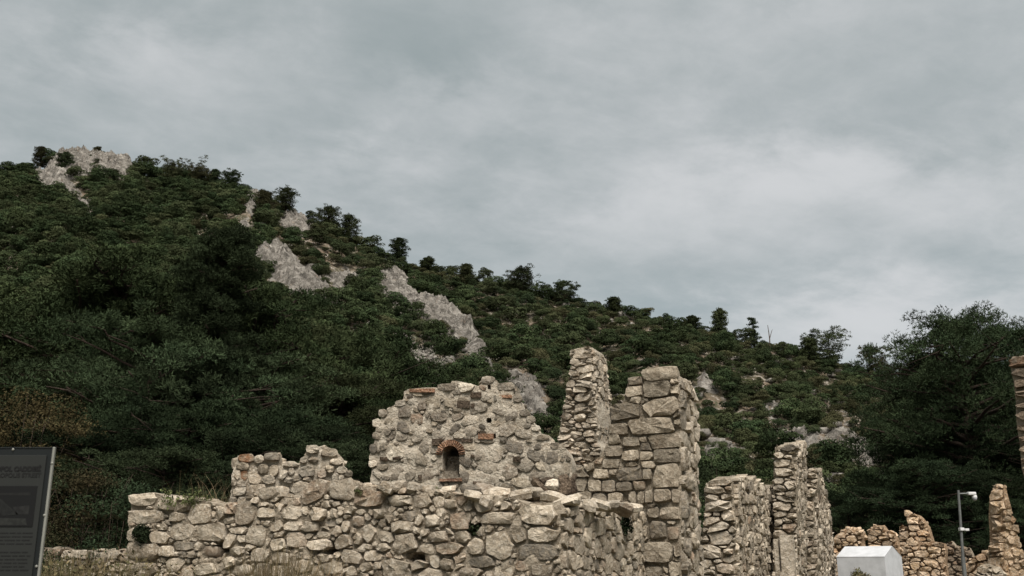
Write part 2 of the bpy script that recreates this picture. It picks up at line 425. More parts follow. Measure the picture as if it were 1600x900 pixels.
# rough rock block: subdivided cube, superelliptic, cut by a few planes
def rock_vf(seed, cuts=4, sub=1, p=3.2):
    r = random.Random(seed); bm = bmesh.new(); bmesh.ops.create_cube(bm, size=2)
    bmesh.ops.subdivide_edges(bm, edges=bm.edges[:], cuts=sub, use_grid_fill=True)
    pl = []
    for _ in range(cuts):
        n = Vector((r.gauss(0, 1), r.gauss(0, 1), r.gauss(0, 1))).normalized(); pl.append((n, r.uniform(.62, .9)))
    V = []
    for v in bm.verts:
        c = v.co; l = (abs(c.x) ** p + abs(c.y) ** p + abs(c.z) ** p) ** (1 / p); q = c / l * r.uniform(.9, 1.08)
        for n, dd in pl:
            k = q.dot(n) - dd
            if k > 0: q = q - n * k
        V.append(np.array(q))
    Fs = [tuple(v.index for v in f.verts) for f in bm.faces]; bm.free()
    return np.array(V), Fs
ROCKS = [rock_vf(100 + i) for i in range(30)]
def place_rock(wall, pos, dims, yaw, mat, tone=None, sharp=35, tilt=.2, name='stone', proto=None):
    V, Fs = proto or random.choice(ROCKS)
    m = np.array((Matrix.Rotation(yaw, 3, 'Z') @ Matrix.Rotation(random.gauss(0, tilt), 3, 'X') @ Matrix.Rotation(random.gauss(0, tilt), 3, 'Y')))
    P = (V * np.array(dims) / 2) @ m.T + np.asarray(pos)
    wall.add(P, Fs, tone or tone_of(), mat, math.sqrt(max(dims) * sorted(dims)[1]) / max(1, P[:, 1].mean()) * FPX, name, sharp)
def caps(wall, face, poly, thick, mat, size=(.18, .4), step=.3, sink=.35, seed=3, off=None, zmin=1.2, rows=None, flat=.7, rust=.1, front_in=.08, mats=None, steep=9.):
    """loose stones along the broken top of a wall, right across its thickness"""
    random.seed(seed); off = off or (lambda a, z: 0.0); th = thick if callable(thick) else (lambda z: thick)
    for i in range(1, len(poly) - 2):
        a, b = poly[i], poly[i + 1]; L = np.linalg.norm(b - a)
        if min(a[1], b[1]) < zmin or abs(b[1] - a[1]) > steep * abs(b[0] - a[0]): continue
        nrm = np.array([-(b - a)[1], (b - a)[0]]) / (L + 1e-9)         # outward for a left-to-right outline
        k = max(1, int(round(L / step)))
        for j in range(k):
            p = a + (b - a) * (j + random.uniform(.2, .8)) / k
            tk = th(p[1]); nr = rows or max(1, int(tk / (step * 1.15)))
            for r in range(nr):
                w = random.uniform(*size); h = w * random.uniform(flat * .7, flat * 1.2); dp = w * random.uniform(.8, 1.3)
                dd = -(front_in + dp * .42) - (tk - .3) * (r / max(1, nr - 1) if nr > 1 else 0) * .9
                q = p - nrm * h * sink + np.array([random.gauss(0, .03), random.gauss(0, .02)])
                m = mat if mats is None else random.choice(mats)
                place_rock(wall, face.P(q[0], q[1], off(q[0], q[1]) + dd), (w, dp, h), face.yaw + random.gauss(0, .3), m, tone_of(rust, .12))

# ================================================================== RUINS
YF, YS = R(-22), R(68)
# ---------- A: dry-stone wall nearest the camera, with its return wall running back to the tower
wa = Wall('ruined_wall', 'long low rubble wall of big pale limestone boulders across the foreground', 'wall', (-2.5, 15.3, 0))
fa = Face(.65, 14.0, YF)
topA = [(198, 900), (205, 771), (243, 771), (262, 775), (285, 781), (330, 782), (357, 788), (385, 776), (415, 768), (440, 776), (470, 779), (478, 762), (505, 752), (556, 750), (575, 762), (600, 757), (660, 764), (720, 772), (765, 772), (805, 776), (818, 788), (874, 790), (876, 900)]
pA = face_poly = fa.poly(topA)
jA = jag(pA, .025, .5)
bigA = [(226, 780, 44, 22), (229, 807, 56, 23), (262, 786, 30, 27, -20), (288, 793, 24, 18), (314, 803, 39, 35), (279, 808, 27, 18), (286, 829, 38, 29), (332, 832, 47, 32), (384, 801, 35, 38), (363, 795, 16, 20),
 (417, 802, 35, 18), (457, 801, 33, 25), (497, 803, 26, 23), (459, 823, 28, 17), (487, 823, 25, 17), (514, 821, 28, 18, 10), (433, 822, 20, 20), (402, 836, 38, 32), (462, 843, 35, 27), (500, 852, 38, 22),
 (373, 829, 32, 13), (329, 862, 30, 20), (290, 853, 38, 16), (224, 862, 56, 29), (250, 839, 34, 22), (208, 836, 20, 26), (492, 768, 46, 34, 25), (535, 765, 48, 36), (417, 771, 26, 22), (433, 777, 23, 15, 25), (537, 847, 26, 26, 30),
 (580, 778, 48, 29), (627, 782, 38, 20), (660, 783, 29, 24), (707, 787, 27, 17), (686, 784, 18, 18), (719, 815, 39, 30, 10), (676, 814, 26, 22), (778, 809, 60, 21), (841, 804, 64, 34), (849, 835, 53, 27), (839, 862, 67, 28),
 (810, 836, 26, 25), (634, 848, 44, 34, 12), (684, 839, 34, 20), (724, 839, 25, 22), (744, 854, 25, 30, 10), (781, 852, 45, 45, -12), (705, 857, 42, 21), (667, 857, 26, 20), (606, 840, 26, 21, -20), (752, 878, 40, 21),
 (621, 891, 48, 30, -10), (673, 896, 41, 21), (735, 896, 35, 21), (789, 894, 38, 23), (846, 891, 36, 22), (513, 822, 28, 16), (600, 855, 22, 17, 20), (560, 815, 24, 20), (595, 803, 22, 18), (640, 806, 22, 20), (550, 870, 36, 24, -15), (585, 868, 30, 20),
 (408, 868, 34, 24), (370, 862, 26, 20), (440, 872, 30, 20), (380, 890, 34, 20), (475, 885, 34, 22), (520, 888, 36, 22), (225, 890, 50, 24), (275, 882, 34, 24), (322, 890, 34, 22), (815, 885, 22, 18), (700, 882, 26, 20)]
vA = [np.array([fa.sz(u - w / 2, v + h / 2), fa.sz(u - w * .4, v - h / 2), fa.sz(u + w / 2, v - h * .3), fa.sz(u + w * .35, v + h / 2)]) for u, v, w, h in [(651, 869, 24, 12), (739, 827, 20, 16), (344, 858, 14, 22), (864, 812, 10, 12), (518, 858, 12, 18), (262, 800, 10, 8), (455, 856, 14, 8), (604, 790, 8, 9), (531, 779, 34, 5)]]
core(wa, fa, jA, 1.5, M['core'], recess=.012, amp=.08, cell=.10, nscale=4, off=lambda a, z: -.4 * float(any(inside(h, np.array([a]), np.array([z]))[0] for h in vA)))
masonry(wa, fa, jA, bigA, holes=vA, classes=((.20, .30, 900), (.11, .17, 2600), (.06, .09, 5000)), aspect=(.8, 1.8), joint=.008, prot=(.025, .085), depth=.3, mat=M['front'], sq=3.0, rough=.075, seed=11, dark=.12, rust=.06, res=.02, spread=.13, tilt=.3)
# quoins show thickness round the corner on the return face
fs = Face(fa.P(.03, 0)[0], fa.P(.03, 0)[1], YS)
topS = [(879, 900), (879, 798), (905, 786), (932, 788), (960, 790), (985, 793), (1006, 797), (1006, 900)]
pS = jag(fs.poly(topS), .03, .4)
core(wa, fs, pS, 1.1, M['core'], recess=.03, amp=.07, cell=.13, name='rubble_core')
masonry(wa, fs, pS, (), classes=((.26, .40, 400), (.16, .24, 1200), (.1, .14, 1600)), aspect=(.9, 1.9), joint=.008, prot=(.02, .07), depth=.25, mat=M['front'], seed=12, dark=.12, rust=.06, sq=3)
# loose rubble lying on its top, thick towards the tower
caps(wa, fa, pA, 1.3, M['front'], size=(.16, .42), step=.30, seed=5, zmin=2.2, sink=.55, rows=3, front_in=.14)
caps(wa, fs, pS, 1.0, M['front'], size=(.14, .34), step=.24, seed=6, zmin=2.2, sink=.5, rows=3)
random.seed(9)
for (u, v, Y, w, h) in [(606, 762, 14.9, .24, .2), (627, 760, 15.0, .2, .24), (647, 763, 14.9, .24, .2), (735, 764, 15.0, .30, .16), (757, 766, 15.1, .34, .2), (775, 770, 14.8, .42, .2), (812, 775, 14.7, .40, .2), (790, 766, 15.2, .26, .2), (835, 772, 14.8, .34, .26),
                        (862, 778, 14.6, .46, .22), (886, 783, 14.4, .44, .14), (898, 784, 14.35, .26, .13), (700, 766, 15.2, .3, .18), (670, 768, 15, .26, .2), (740, 776, 14.5, .28, .2), (760, 784, 14.4, .24, .16), (690, 773, 14.8, .22, .16),
                        (935, 790, 15.2, .36, .16), (955, 791, 15.5, .3, .16), (975, 795, 16.1, .34, .16), (920, 792, 14.9, .3, .22), (990, 793, 16.6, .36, .18), (950, 791, 15.9, .3, .18)]:
    p = at(u, v, Y); place_rock(wa, p, (w, w * random.uniform(.8, 1.2), h), random.uniform(-.6, .6), M['pale'], tone_of(.06, .05), tilt=.25)
wa.finish()

# ---------- B: the corner tower of big squared blocks
wb = Wall('ruined_tower', 'broken corner tower of large squared grey-brown blocks, stepped on its left side', 'tower', (2.4, 18.2, 0))
fb = Face(2.3, 18.1, YF)
topB = [(884, 900), (884, 790), (890, 742), (912, 728), (936, 716), (944, 700), (951, 690), (953, 664), (955, 634), (974, 629), (977, 612), (981, 592), (1003, 587), (1005, 574), (1034, 573), (1058, 583), (1062, 612), (1063, 660), (1064, 900)]
pB = fb.poly(topB)
bigB = [(1031, 584, 56, 22), (993, 596, 26, 15), (1024, 608, 43, 26), (992, 611, 29, 19), (977, 643, 48, 25), (1031, 639, 52, 30, 8), (1018, 665, 70, 28), (967, 671, 34, 18), (1038, 690, 48, 24), (1042, 712, 46, 22),
 (1041, 744, 38, 38), (985, 741, 42, 21), (999, 758, 19, 14), (989, 778, 13, 20), (1002, 778, 11, 20), (1014, 777, 12, 20), (1036, 774, 27, 21), (1056, 775, 16, 20), (1046, 802, 34, 19), (1022, 801, 20, 17), (1028, 863, 44, 30),
 (1054, 889, 18, 24), (1052, 832, 20, 22), (1030, 828, 28, 28), (1012, 740, 14, 20), (960, 778, 26, 16), (950, 760, 26, 18), (975, 760, 26, 15), (930, 760, 24, 20), (940, 740, 26, 16), (1010, 712, 22, 16), (985, 712, 26, 16), (960, 705, 26, 18), (985, 690, 28, 16), (955, 725, 26, 16), (1022, 895, 26, 18)]
thB = lambda z: 1.75 - .10 * z
wnd = [np.array([fb.sz(*p) for p in [(984, 752), (990, 752), (990, 765), (984, 765)]])]
core(wb, fb, pB, thB, M['core_pale'], recess=.04, amp=.05, cell=.12, holes=wnd)
masonry(wb, fb, pB, bigB, classes=((.26, .4, 500), (.15, .24, 900), (.08, .13, 1200)), aspect=(1.0, 2.0), sq=4.5, rough=.045, grow=.07, joint=.008, prot=(.03, .08), depth=.3, mat=M['block'], seed=21, dark=.3, holes=wnd, rust=.06)
zR = sorted([(p[1], p[0]) for p in pB if p[0] > fb.sz(1050, 700)[0] - .05]); zz, ss = [q[0] for q in zR], [q[1] for q in zR]
fbs = Face(fb.O[0], fb.O[1], YS)
offB = lambda a, z: float(np.interp(z, zz, ss))
def back_poly(th, z0, z1, n=12): # outline of the end face: from the front edge (s=0) to the back edge
    zs = np.linspace(z0, z1, n); return np.array([(0.03, -.15)] + [(.03, z) for z in zs[1:]] + [(th(z), z) for z in zs[::-1]])
pBs = back_poly(thB, 0, fb.sz(1058, 583)[1] - .02)
masonry(wb, fbs, pBs, (), classes=((.3, .5, 300), (.18, .26, 700), (.09, .14, 900)), aspect=(.9, 1.7), capx=1.4, joint=.012, prot=(.03, .12), depth=.25, mat=M['pale'], seed=22, off=offB)
caps(wb, fb, pB, lambda z: thB(z) - .3, M['block'], size=(.12, .24), step=.34, seed=23, zmin=2.6, sink=1.05, front_in=.2)
wb.finish()

# ---------- D: gable wall with the brick-arched window
wd = Wall('ruined_gable_wall', 'mortared rubble gable wall with a small brick-arched window', 'wall', (-.6, 24, 0))
fd = Face(-.6, 24.0, R(-10))
topD = [(575, 900), (578, 735), (579, 712), (584, 690), (586, 668), (592, 655), (594, 640), (606, 634), (634, 624), (637, 611), (655, 609), (700, 604), (703, 598), (735, 598), (750, 601), (752, 592), (763, 588), (775, 592), (777, 599), (800, 599), (803, 615), (814, 626), (817, 640), (828, 648), (829, 659), (836, 664), (838, 672), (858, 678), (866, 690), (884, 700), (895, 720), (897, 900)]
pD = fd.poly(topD); jD = jag(pD, .045, .35)
def arch_px(cx, cy, w, ytop, ybot, n=8):
    r = w / 2; return [(cx - r, ybot)] + [(cx - r * math.cos(math.pi * k / n), cy - (cy - ytop) * math.sin(math.pi * k / n)) for k in range(n + 1)] + [(cx + r, ybot)]
hD = [np.array([fd.sz(*p) for p in arch_px(704.5, 710, 27, 695, 748)])]
for (u, v, w, h) in [(671, 663, 6, 14), (764, 657, 9, 8), (773, 681, 7, 8), (764, 604, 5, 9)]:
    hD.append(np.array([fd.sz(u - w / 2, v + h / 2), fd.sz(u - w / 2, v - h / 2), fd.sz(u + w / 2, v - h / 2), fd.sz(u + w / 2, v + h / 2)]))
core(wd, fd, jD, 1.0, M['mortar'], recess=.015, amp=.075, cell=.11, holes=hD, nscale=3.2, name='mortar_core')
ring = np.array([fd.sz(704.5 + 23 * math.cos(a), 711 - 25 * math.sin(a)) for a in np.linspace(0, math.pi, 12)] + [fd.sz(681, 722), fd.sz(728, 722)][::-1][:0])
masonry(wd, fd, jD, [(700, 604, 36, 12), (763, 593, 22, 12), (790, 604, 28, 14), (648, 614, 28, 13), (598, 645, 14, 14), (820, 645, 18, 12), (723, 628, 22, 14), (612, 640, 16, 10), (626, 630, 18, 11), (588, 661, 14, 14), (642, 617, 14, 11), (666, 612, 26, 9), (838, 669, 14, 9), (850, 683, 20, 9), (867, 696, 16, 11), (809, 622, 14, 13), (830, 655, 14, 12), (583, 700, 12, 14), (582, 725, 14, 12), (588, 680, 12, 12)],
        classes=((.27, .37, 420), (.19, .25, 900), (.12, .17, 700), (.06, .1, 700)), aspect=(1.0, 2.1), course=None, grow=.012, joint=.0, prot=(.006, .032), depth=.15, rough=.10, tilt=.35, mats=[M['grey'], M['grey'], M['grey'], M['block'], M['mortar']],
        seed=31, holes=hD + [ring], dark=.25, rust=.04, fill=1.34, spread=.16)
# edges of the gable: stones broken out along the outline
caps(wd, fd, pD, .9, M['block'], size=(.18, .38), step=.34, seed=33, zmin=1.9, sink=.92, rows=2, flat=.6, mats=[M['block'], M['grey'], M['pale']], front_in=.06)
# voussoirs of the arch
n = 19
for k in range(n):
    a = math.pi * (k + .5) / n; r0, r1 = 13.6, 22.5; hw = math.pi / n * random.uniform(.24, .32)
    q = [fd.sz(704.5 + r * math.cos(a + e), 711 - r * 1.06 * math.sin(a + e)) for r, e in ((r0, -hw), (r1, -hw * .95), (r1, hw * .95), (r0, hw))]
    V = [fd.P(p[0], p[1], -.4) for p in q] + [fd.P(p[0], p[1], random.uniform(.055, .085)) for p in q]
    wd.add(np.array(V), [(0, 1, 2, 3), (7, 6, 5, 4), (0, 4, 5, 1), (1, 5, 6, 2), (2, 6, 7, 3), (3, 7, 4, 0)], tone_of(.2, .1), M['brick'], 99, 'brick')
# blocking inside the window and its sill
def px_block(face, u0, u1, v0, v1, d0, d1, mat, name='stone', size=60):
    q = [face.sz(u0, v1), face.sz(u1, v1), face.sz(u1, v0), face.sz(u0, v0)]
    V = [face.P(*p, d0) for p in q] + [face.P(*(p + rng.normal(0, .008, 2)), d1 + random.gauss(0, .01)) for p in q]
    wd.add(np.array(V), [(0, 1, 2, 3), (7, 6, 5, 4), (0, 4, 5, 1), (1, 5, 6, 2), (2, 6, 7, 3), (3, 7, 4, 0)], tone_of(.1, .1), mat, size, name)
px_block(fd, 692, 712, 711, 737, -.95, -.42, M['grey']); px_block(fd, 690, 713, 735, 749, -.95, -.25, M['grey']); px_block(fd, 688, 722, 747.5, 751.5, -.4, .06, M['brick'], 'window_sill')
px_block(fd, 710, 713.5, 716, 728, -.9, -.46, M['mortar']); px_block(fd, 690, 719, 690, 712, -.98, -.8, M['core'])
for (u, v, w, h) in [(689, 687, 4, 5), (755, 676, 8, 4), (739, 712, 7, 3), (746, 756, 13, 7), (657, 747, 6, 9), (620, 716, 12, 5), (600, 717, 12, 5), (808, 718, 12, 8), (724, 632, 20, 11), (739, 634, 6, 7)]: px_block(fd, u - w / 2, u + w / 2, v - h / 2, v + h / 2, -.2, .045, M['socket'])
# beam socket as a block, the hole's shade put into its colour; tile courses
px_block(fd, 722, 739, 685.5, 691, -.2, .03, M['socket'], 'dark_socket_block'); px_block(fd, 748, 771, 678, 687, -.2, .05, M['brick'], 'tile'); px_block(fd, 676, 687, 686, 696, -.2, .05, M['socket']); px_block(fd, 736, 752, 614, 621, -.2, .05, M['socket'], 'tile')
px_block(fd, 640, 680, 608, 613, -.2, .06, M['brick'], 'tile'); px_block(fd, 781, 800, 618, 622, -.2, .05, M['brick'], 'tile')
wd.finish()

# ---------- C: thin tall pier right of the gable
TH = {}
def pier(name, label, cat, x, y, top_front, right_edge, thick, mat, cmat, seed, classes, prot=(.03, .13), end_mat=None, aspect=(1.6, 3.2), group=None, capsize=(.16, .34), cap_step=.3, yaw=YF, side_top=None, side_classes=None, course=None, side_px=None, side_thick=.5, side_holes=(), zmin_caps=2.0, dark=.15, rust=.1, finish_wall=True, amp=.09):
    w = Wall(name, label, cat, (x, y, 0), group)
    f = Face(x, y, yaw); p = f.poly(top_front); jp = jag(p, .05, .3)
    th = thick if callable(thick) else (lambda z: thick)
    core(w, f, jp, th, cmat, recess=.06, amp=amp, cell=.12)
    masonry(w, f, jp, (), classes=classes, aspect=aspect, capx=1.35, joint=.01, prot=prot, depth=.2, mat=mat, seed=seed, course=course, rust=rust, dark=dark)
    edge = sorted([(q[1], q[0]) for q in [f.sz(*e) for e in right_edge]]); ez, es = [q[0] for q in edge], [q[1] for q in edge]
    off = lambda a, z: float(np.interp(z, ez, es)) 
    fsd = Face(x, y, yaw + R(90))
    if side_px is None: ps = back_poly(th, 0, ez[-1] - .05)
    else:
        q = []
        for (u, v) in side_px:
            o_ = 0.
            for _ in range(8):
                f2 = Face(x + f.T[0] * o_, y + f.T[1] * o_, yaw + R(90)); a_ = f2.sz(u, v); o_ = float(np.interp(a_[1], ez, es))
            q.append(np.array([max(a_[0], .02), a_[1]]))
        q[0][0] = .02; q = [np.array([.02, -.15])] + q + [np.array([q[-1][0], -.15])]; ps = jag(np.array(q), .03, .4)
        core(w, fsd, ps - np.array([[0.0, .03]]), side_thick, cmat, recess=.08, amp=.07, cell=.14, off=off, holes=side_holes)
        caps(w, fsd, ps, side_thick, mat, size=capsize, step=cap_step * 1.2, seed=seed + 6, zmin=2.2, sink=.6, rows=1, off=off, rust=rust)
    masonry(w, fsd, ps, (), classes=side_classes or classes, aspect=(.9, 1.8), capx=1.35, joint=.01, prot=(.02, .09), depth=.2, mat=end_mat or mat, seed=seed + 1, off=off, rust=rust, dark=dark)
    caps(w, f, p, lambda z: th(z) - .1, mat, size=capsize, step=cap_step, seed=seed + 2, zmin=zmin_caps, sink=.6, front_in=.02, rust=rust)
    if finish_wall: w.finish()
    return w, f, fsd, off
CL = ((.24, .36, 300), (.14, .22, 1300), (.08, .12, 1800))
pier('ruined_pier', 'tallest slender ruin pier, between the gable wall and the blocky tower', 'pier', 2.0, 25.0,
     [(866, 900), (866, 720), (869, 690), (873, 662), (877, 640), (885, 620), (887, 600), (889, 578), (890, 552), (894, 545), (914, 542), (926, 545), (927, 570), (929, 620), (931, 700), (932, 900)],
     [(926, 545), (927, 570), (929, 620), (931, 700), (932, 900)], lambda z: 2.5 - .20 * z, M['pale'], M['mortar'], 41, CL, prot=(.03, .2))
# ---------- E: short wall stub left of the gable, behind the boulder wall
we = Wall('ruined_wall', 'low mortared wall stub with an orange stone on its top left corner, left of the gable', 'wall', (-4.5, 18.5, 0))
fe = Face(-4.5, 18.6, R(9))
topE = [(352, 900), (356, 785), (361, 760), (366, 742), (368, 714), (374, 710), (396, 709), (398, 714), (412, 711), (438, 709), (441, 719), (466, 722), (474, 716), (477, 703), (488, 695), (511, 693), (528, 706), (536, 716), (541, 734), (551, 744), (560, 770), (562, 900)]
pE = fe.poly(topE); jE = jag(pE, .03, .3)
core(we, fe, jE, 1.0, M['mortar'], recess=.03, amp=.07, cell=.1, nscale=3, name='mortar_core')
masonry(we, fe, jE, [(384, 716, 25, 14), (405, 717, 16, 14), (425, 713, 28, 13), (380, 729, 20, 13), (381, 742, 14, 16), (411, 733, 17, 15), (428, 735, 14, 17), (372, 742, 12, 16), (398, 749, 20, 16), (420, 750, 20, 14), (455, 725, 24, 10), (474, 719, 12, 10), (515, 707, 26, 14), (488, 702, 22, 14), (525, 722, 20, 10), (535, 735, 18, 10), (545, 740, 14, 12)],
        classes=((.3, .42, 160), (.18, .28, 400), (.08, .14, 700)), aspect=(.9, 1.7), grow=.02, joint=0, prot=(.03, .08), depth=.2, mats=[M['block'], M['front'], M['mortar']], seed=51, fill=1.0)
for it in we.items[:200]:
    c = np.array(it[1]).mean(0); u, v = project(c)
    if (abs(u - 384) < 10 and abs(v - 716) < 6) or (abs(u - 381) < 6 and abs(v - 742) < 7):
        k = we.items.index(it); we.items[k] = (it[0], it[1], it[2], (.9, 1.0, .0), M['block'], 'stone', 38)
caps(we, fe, pE, .9, M['front'], size=(.14, .32), step=.3, seed=52, zmin=2.2, sink=.65, rows=2)
we.finish()
# ---------- F, G, H: the row of broken cross walls to the right of the tower
CLF = ((.28, .42, 260), (.17, .25, 1000), (.1, .15, 1600))
CLS = ((.20, .30, 900), (.12, .17, 1800), (.07, .1, 1400))
def side_outline(x, y, top, yaw=YS):
    f = Face(x, y, yaw); return jag(f.poly(top), .04, .35)
wf_, ff_, fsf, offF = pier('ruined_cross_wall', 'broken cross wall just right of the blocky tower, its torn end in flat pale courses', 'wall', 4.5, 21.0,
     [(1092, 900), (1097, 810), (1100, 780), (1102, 760), (1106, 751), (1130, 747), (1149, 751), (1149, 900)], [(1149, 751), (1149, 900)], lambda z: 1.0, M['pale'], M['core_pale'], 61, CLF, side_classes=CLS, prot=(.03, .13), side_px=[(1151, 900), (1151, 752), (1160, 744), (1180, 741), (1185, 757), (1207, 759), (1213, 900)], side_thick=0.6, end_mat=M['front'], finish_wall=False, rust=.06)
wf_.finish()
wg_, fg_, fsg, offG = pier('ruined_cross_wall', 'tall narrow cross wall end with overhanging stones, above the pale door jamb', 'wall', 6.84, 25.0,
     [(1206, 900), (1207, 760), (1209, 715), (1213, 698), (1224, 700), (1231, 693), (1242, 692), (1242, 900)], [(1242, 692), (1242, 900)], lambda z: .9, M['pale'], M['core_pale'], 71, CLF, side_classes=CLS, prot=(.03, .13), side_px=[(1243, 900), (1243, 694), (1256, 692), (1259, 735), (1263, 775), (1267, 900)], side_thick=0.5, finish_wall=False)
wg_.finish()
hH = [np.array([Face(7.89, 27, YS).sz(*p) for p in [(1274.5, 850), (1274.5, 828), (1278, 822), (1282, 830), (1282, 850)]])]
wh_, fh_, fsh, offH = pier('ruined_cross_wall', 'cross wall with a sloping back edge and a small niche, left of the white hut', 'wall', 7.89, 27.0,
     [(1256, 900), (1258, 760), (1262, 740), (1266, 729), (1273, 731), (1273, 900)], [(1273, 731), (1273, 900)], lambda z: .9, M['pale'], M['core_pale'], 81, CLF, side_classes=CLS, prot=(.03, .13), side_px=[(1274, 900), (1274, 732), (1281, 735), (1286, 756), (1293, 786), (1300, 840), (1306, 900)], side_thick=0.45, side_holes=hH, finish_wall=False)
wh_.finish()
# ---------- pale squared door jamb standing before the narrow cross wall
def px_face_box(name, face, u0, u1, v0, z1, d0, d1, mat, parent, b=.015):
    s0, z0 = face.sz(u0, v0); s1, _ = face.sz(u1, v0)
    zt = z0
    V = [face.P(s, z, d) - np.array(parent.location) for z in (z1, zt) for d in (d0, d1) for s in (s0, s1)]
    Fs = box_vf(0, 1, 0, 1, 0, 1)[1]
    o = mesh_obj(name, np.array(V), Fs, mat, parent)
    bm = bmesh.new(); bm.from_mesh(o.data); bmesh.ops.recalc_face_normals(bm, faces=bm.faces[:]); bmesh.ops.bevel(bm, geom=bm.edges[:], offset=b, segments=2, affect='EDGES')
    bm.to_mesh(o.data); bm.free()
    a = o.data.attributes.new('tone', 'FLOAT_VECTOR', 'POINT'); a.data.foreach_set('vector', np.tile(np.array([.92, .0, .1], np.float32), len(o.data.vertices)))
    return o
fj = Face(5.9, 22.4, YF)
j = empty('door_jamb', (5.9, 22.4, 0), 'smooth pale squared stone door jamb rising in front of the tall narrow cross wall', 'door jamb')
px_face_box('upright', fj, 1217, 1238, 836, -.1, -.3, .0, M['pale'], j); px_face_box('side_post', fj, 1207, 1215, 842, -.1, -.34, -.06, M['pale'], j)
z_j = fj.sz(1238, 882)[1]
px_face_box('base_block', fj, 1218, 1241, 893, -.1, -.28, .05, M['pale'], j)

# ---------- J, K, L: the tan ruins beyond the hut and at the right edge
CLJ = ((.26, .38, 300), (.16, .24, 1600), (.1, .14, 1500))
def farwall(label, x, y, yaw, top, thick, seed, classes=CLJ, mat='far', cmat='core_far', cap=(.16, .34), prot=(.04, .14), zc=1.8, name='ruined_wall', aspect=(1.2, 2.4), course=None, capst=.45, amp=.1, rust=.12, group=None, joint=.012, sq=2.8, steep=9.):
    w = Wall(name, label, 'wall', (x, y, 0), group); f = Face(x, y, yaw); p = f.poly(top); jp = jag(p, .06, .4)
    core(w, f, jp, thick, M[cmat], recess=.08, amp=amp, cell=.16)
    masonry(w, f, jp, (), classes=classes, aspect=aspect, capx=1.35, joint=joint, prot=prot, depth=.25, mat=M[mat], seed=seed, rust=rust, dark=.1, res=.03, course=course, sq=sq)
    caps(w, f, p, thick, M[mat], size=cap, step=capst, seed=seed + 1, zmin=zc, sink=.5, rust=rust, rows=2, steep=steep)
    return w, f
w, f = farwall('tan ruined wall stub showing over the left half of the white hut', 11.6, 36, R(-28), [(1298, 900), (1301, 834), (1314, 832), (1316, 824), (1324, 822), (1342, 824), (1346, 832), (1350, 850), (1352, 866), (1356, 900)], .9, 91); w.finish()
w, f = farwall('tan ruined wall stub with a stepped top showing over the right half of the white hut', 12.9, 37, R(-28), [(1352, 900), (1354, 850), (1355, 828), (1366, 822), (1368, 819), (1378, 821), (1380, 830), (1393, 831), (1397, 845), (1401, 862), (1404, 900)], .9, 93); w.finish()
w, f = farwall('tan ruin pier topped by one balanced round stone, right of the hut', 14.4, 38, R(-28), [(1402, 900), (1403, 826), (1413, 823), (1415, 806), (1428, 806), (1440, 808), (1449, 826), (1456, 848), (1459, 900)], 1.1, 95)
p = at(1419, 803, 38); place_rock(w, p, (.30, .3, .28), .3, M['far'], (1.1, 0, 0)); w.finish()
w, f = farwall('low tan ruined wall with a pale torn end, left of the camera pole', 14.0, 34, R(-28), [(1412, 900), (1414, 852), (1426, 846), (1448, 846), (1460, 848), (1472, 848), (1477, 860), (1480, 900)], .8, 97, cap=(.2, .4)); w.finish()
w, f = farwall('dark brown low ruined wall behind the camera pole', 16.4, 37, R(-28), [(1470, 900), (1471, 852), (1482, 850), (1500, 852), (1514, 858), (1522, 880), (1524, 900)], .8, 99, mat='brown', cmat='core', rust=.2, cap=(.2, .36)); w.finish()
w, f = farwall('tan rubble wall ramping up to the tall pointed pier', 15.7, 32.5, R(-28), [(1506, 900), (1508, 882), (1516, 876), (1524, 866), (1536, 862), (1549, 860), (1552, 900)], .8, 101, cap=(.2, .4), rust=.2, zc=1.4); w.finish()
w, f = farwall('pale boulder heap at the foot of the tall pointed pier', 14.6, 30, R(-28), [(1524, 900), (1530, 891), (1540, 886), (1556, 886), (1562, 894), (1566, 900)], .9, 103, mat='pale', cmat='core_pale', cap=(.25, .5), zc=1.2, name='rubble_heap'); w.finish()
wk, fk, fsk, offK = pier('ruined_pier', 'tall pointed tan pier narrowing upwards, right of the camera pole', 'pier', 14.94, 31.5, [(1546, 900), (1547, 860), (1549, 840), (1547, 800), (1548, 775), (1550, 760), (1556, 756), (1565, 757), (1566, 900)], [(1566, 757), (1566, 900)],
     lambda z: float(np.interp(z, [1.2, 4.1], [.8, .12])), M['far'], M['core_far'], 111, ((.5, .7, 160), (.28, .4, 500), (.15, .22, 1200)), prot=(.04, .2), side_px=[(1567, 900), (1567, 760), (1572, 772), (1579, 796), (1586, 812), (1592, 838), (1600, 870), (1604, 900)], yaw=R(-65), finish_wall=False, rust=.15, side_classes=((.26, .36, 900), (.16, .22, 1600)))
wk.finish()
wl, fl = farwall('high brown tower wall of even flat courses at the right edge of the view', 10.2, 20, R(-36), [(1619, 905), (1576, 562), (1580, 554), (1592, 552), (1640, 556), (1700, 560), (1700, 905)], 1.2, 121, classes=((.42, .62, 900), (.3, .4, 900), (.14, .2, 900)), mat='brown', cmat='core', cap=(.2, .36), prot=(.03, .07), name='ruined_tower', aspect=(2.0, 3.4), sq=6, course=.22, amp=.05, rust=.12, capst=.35, zc=3, steep=1.5)
wl.finish()

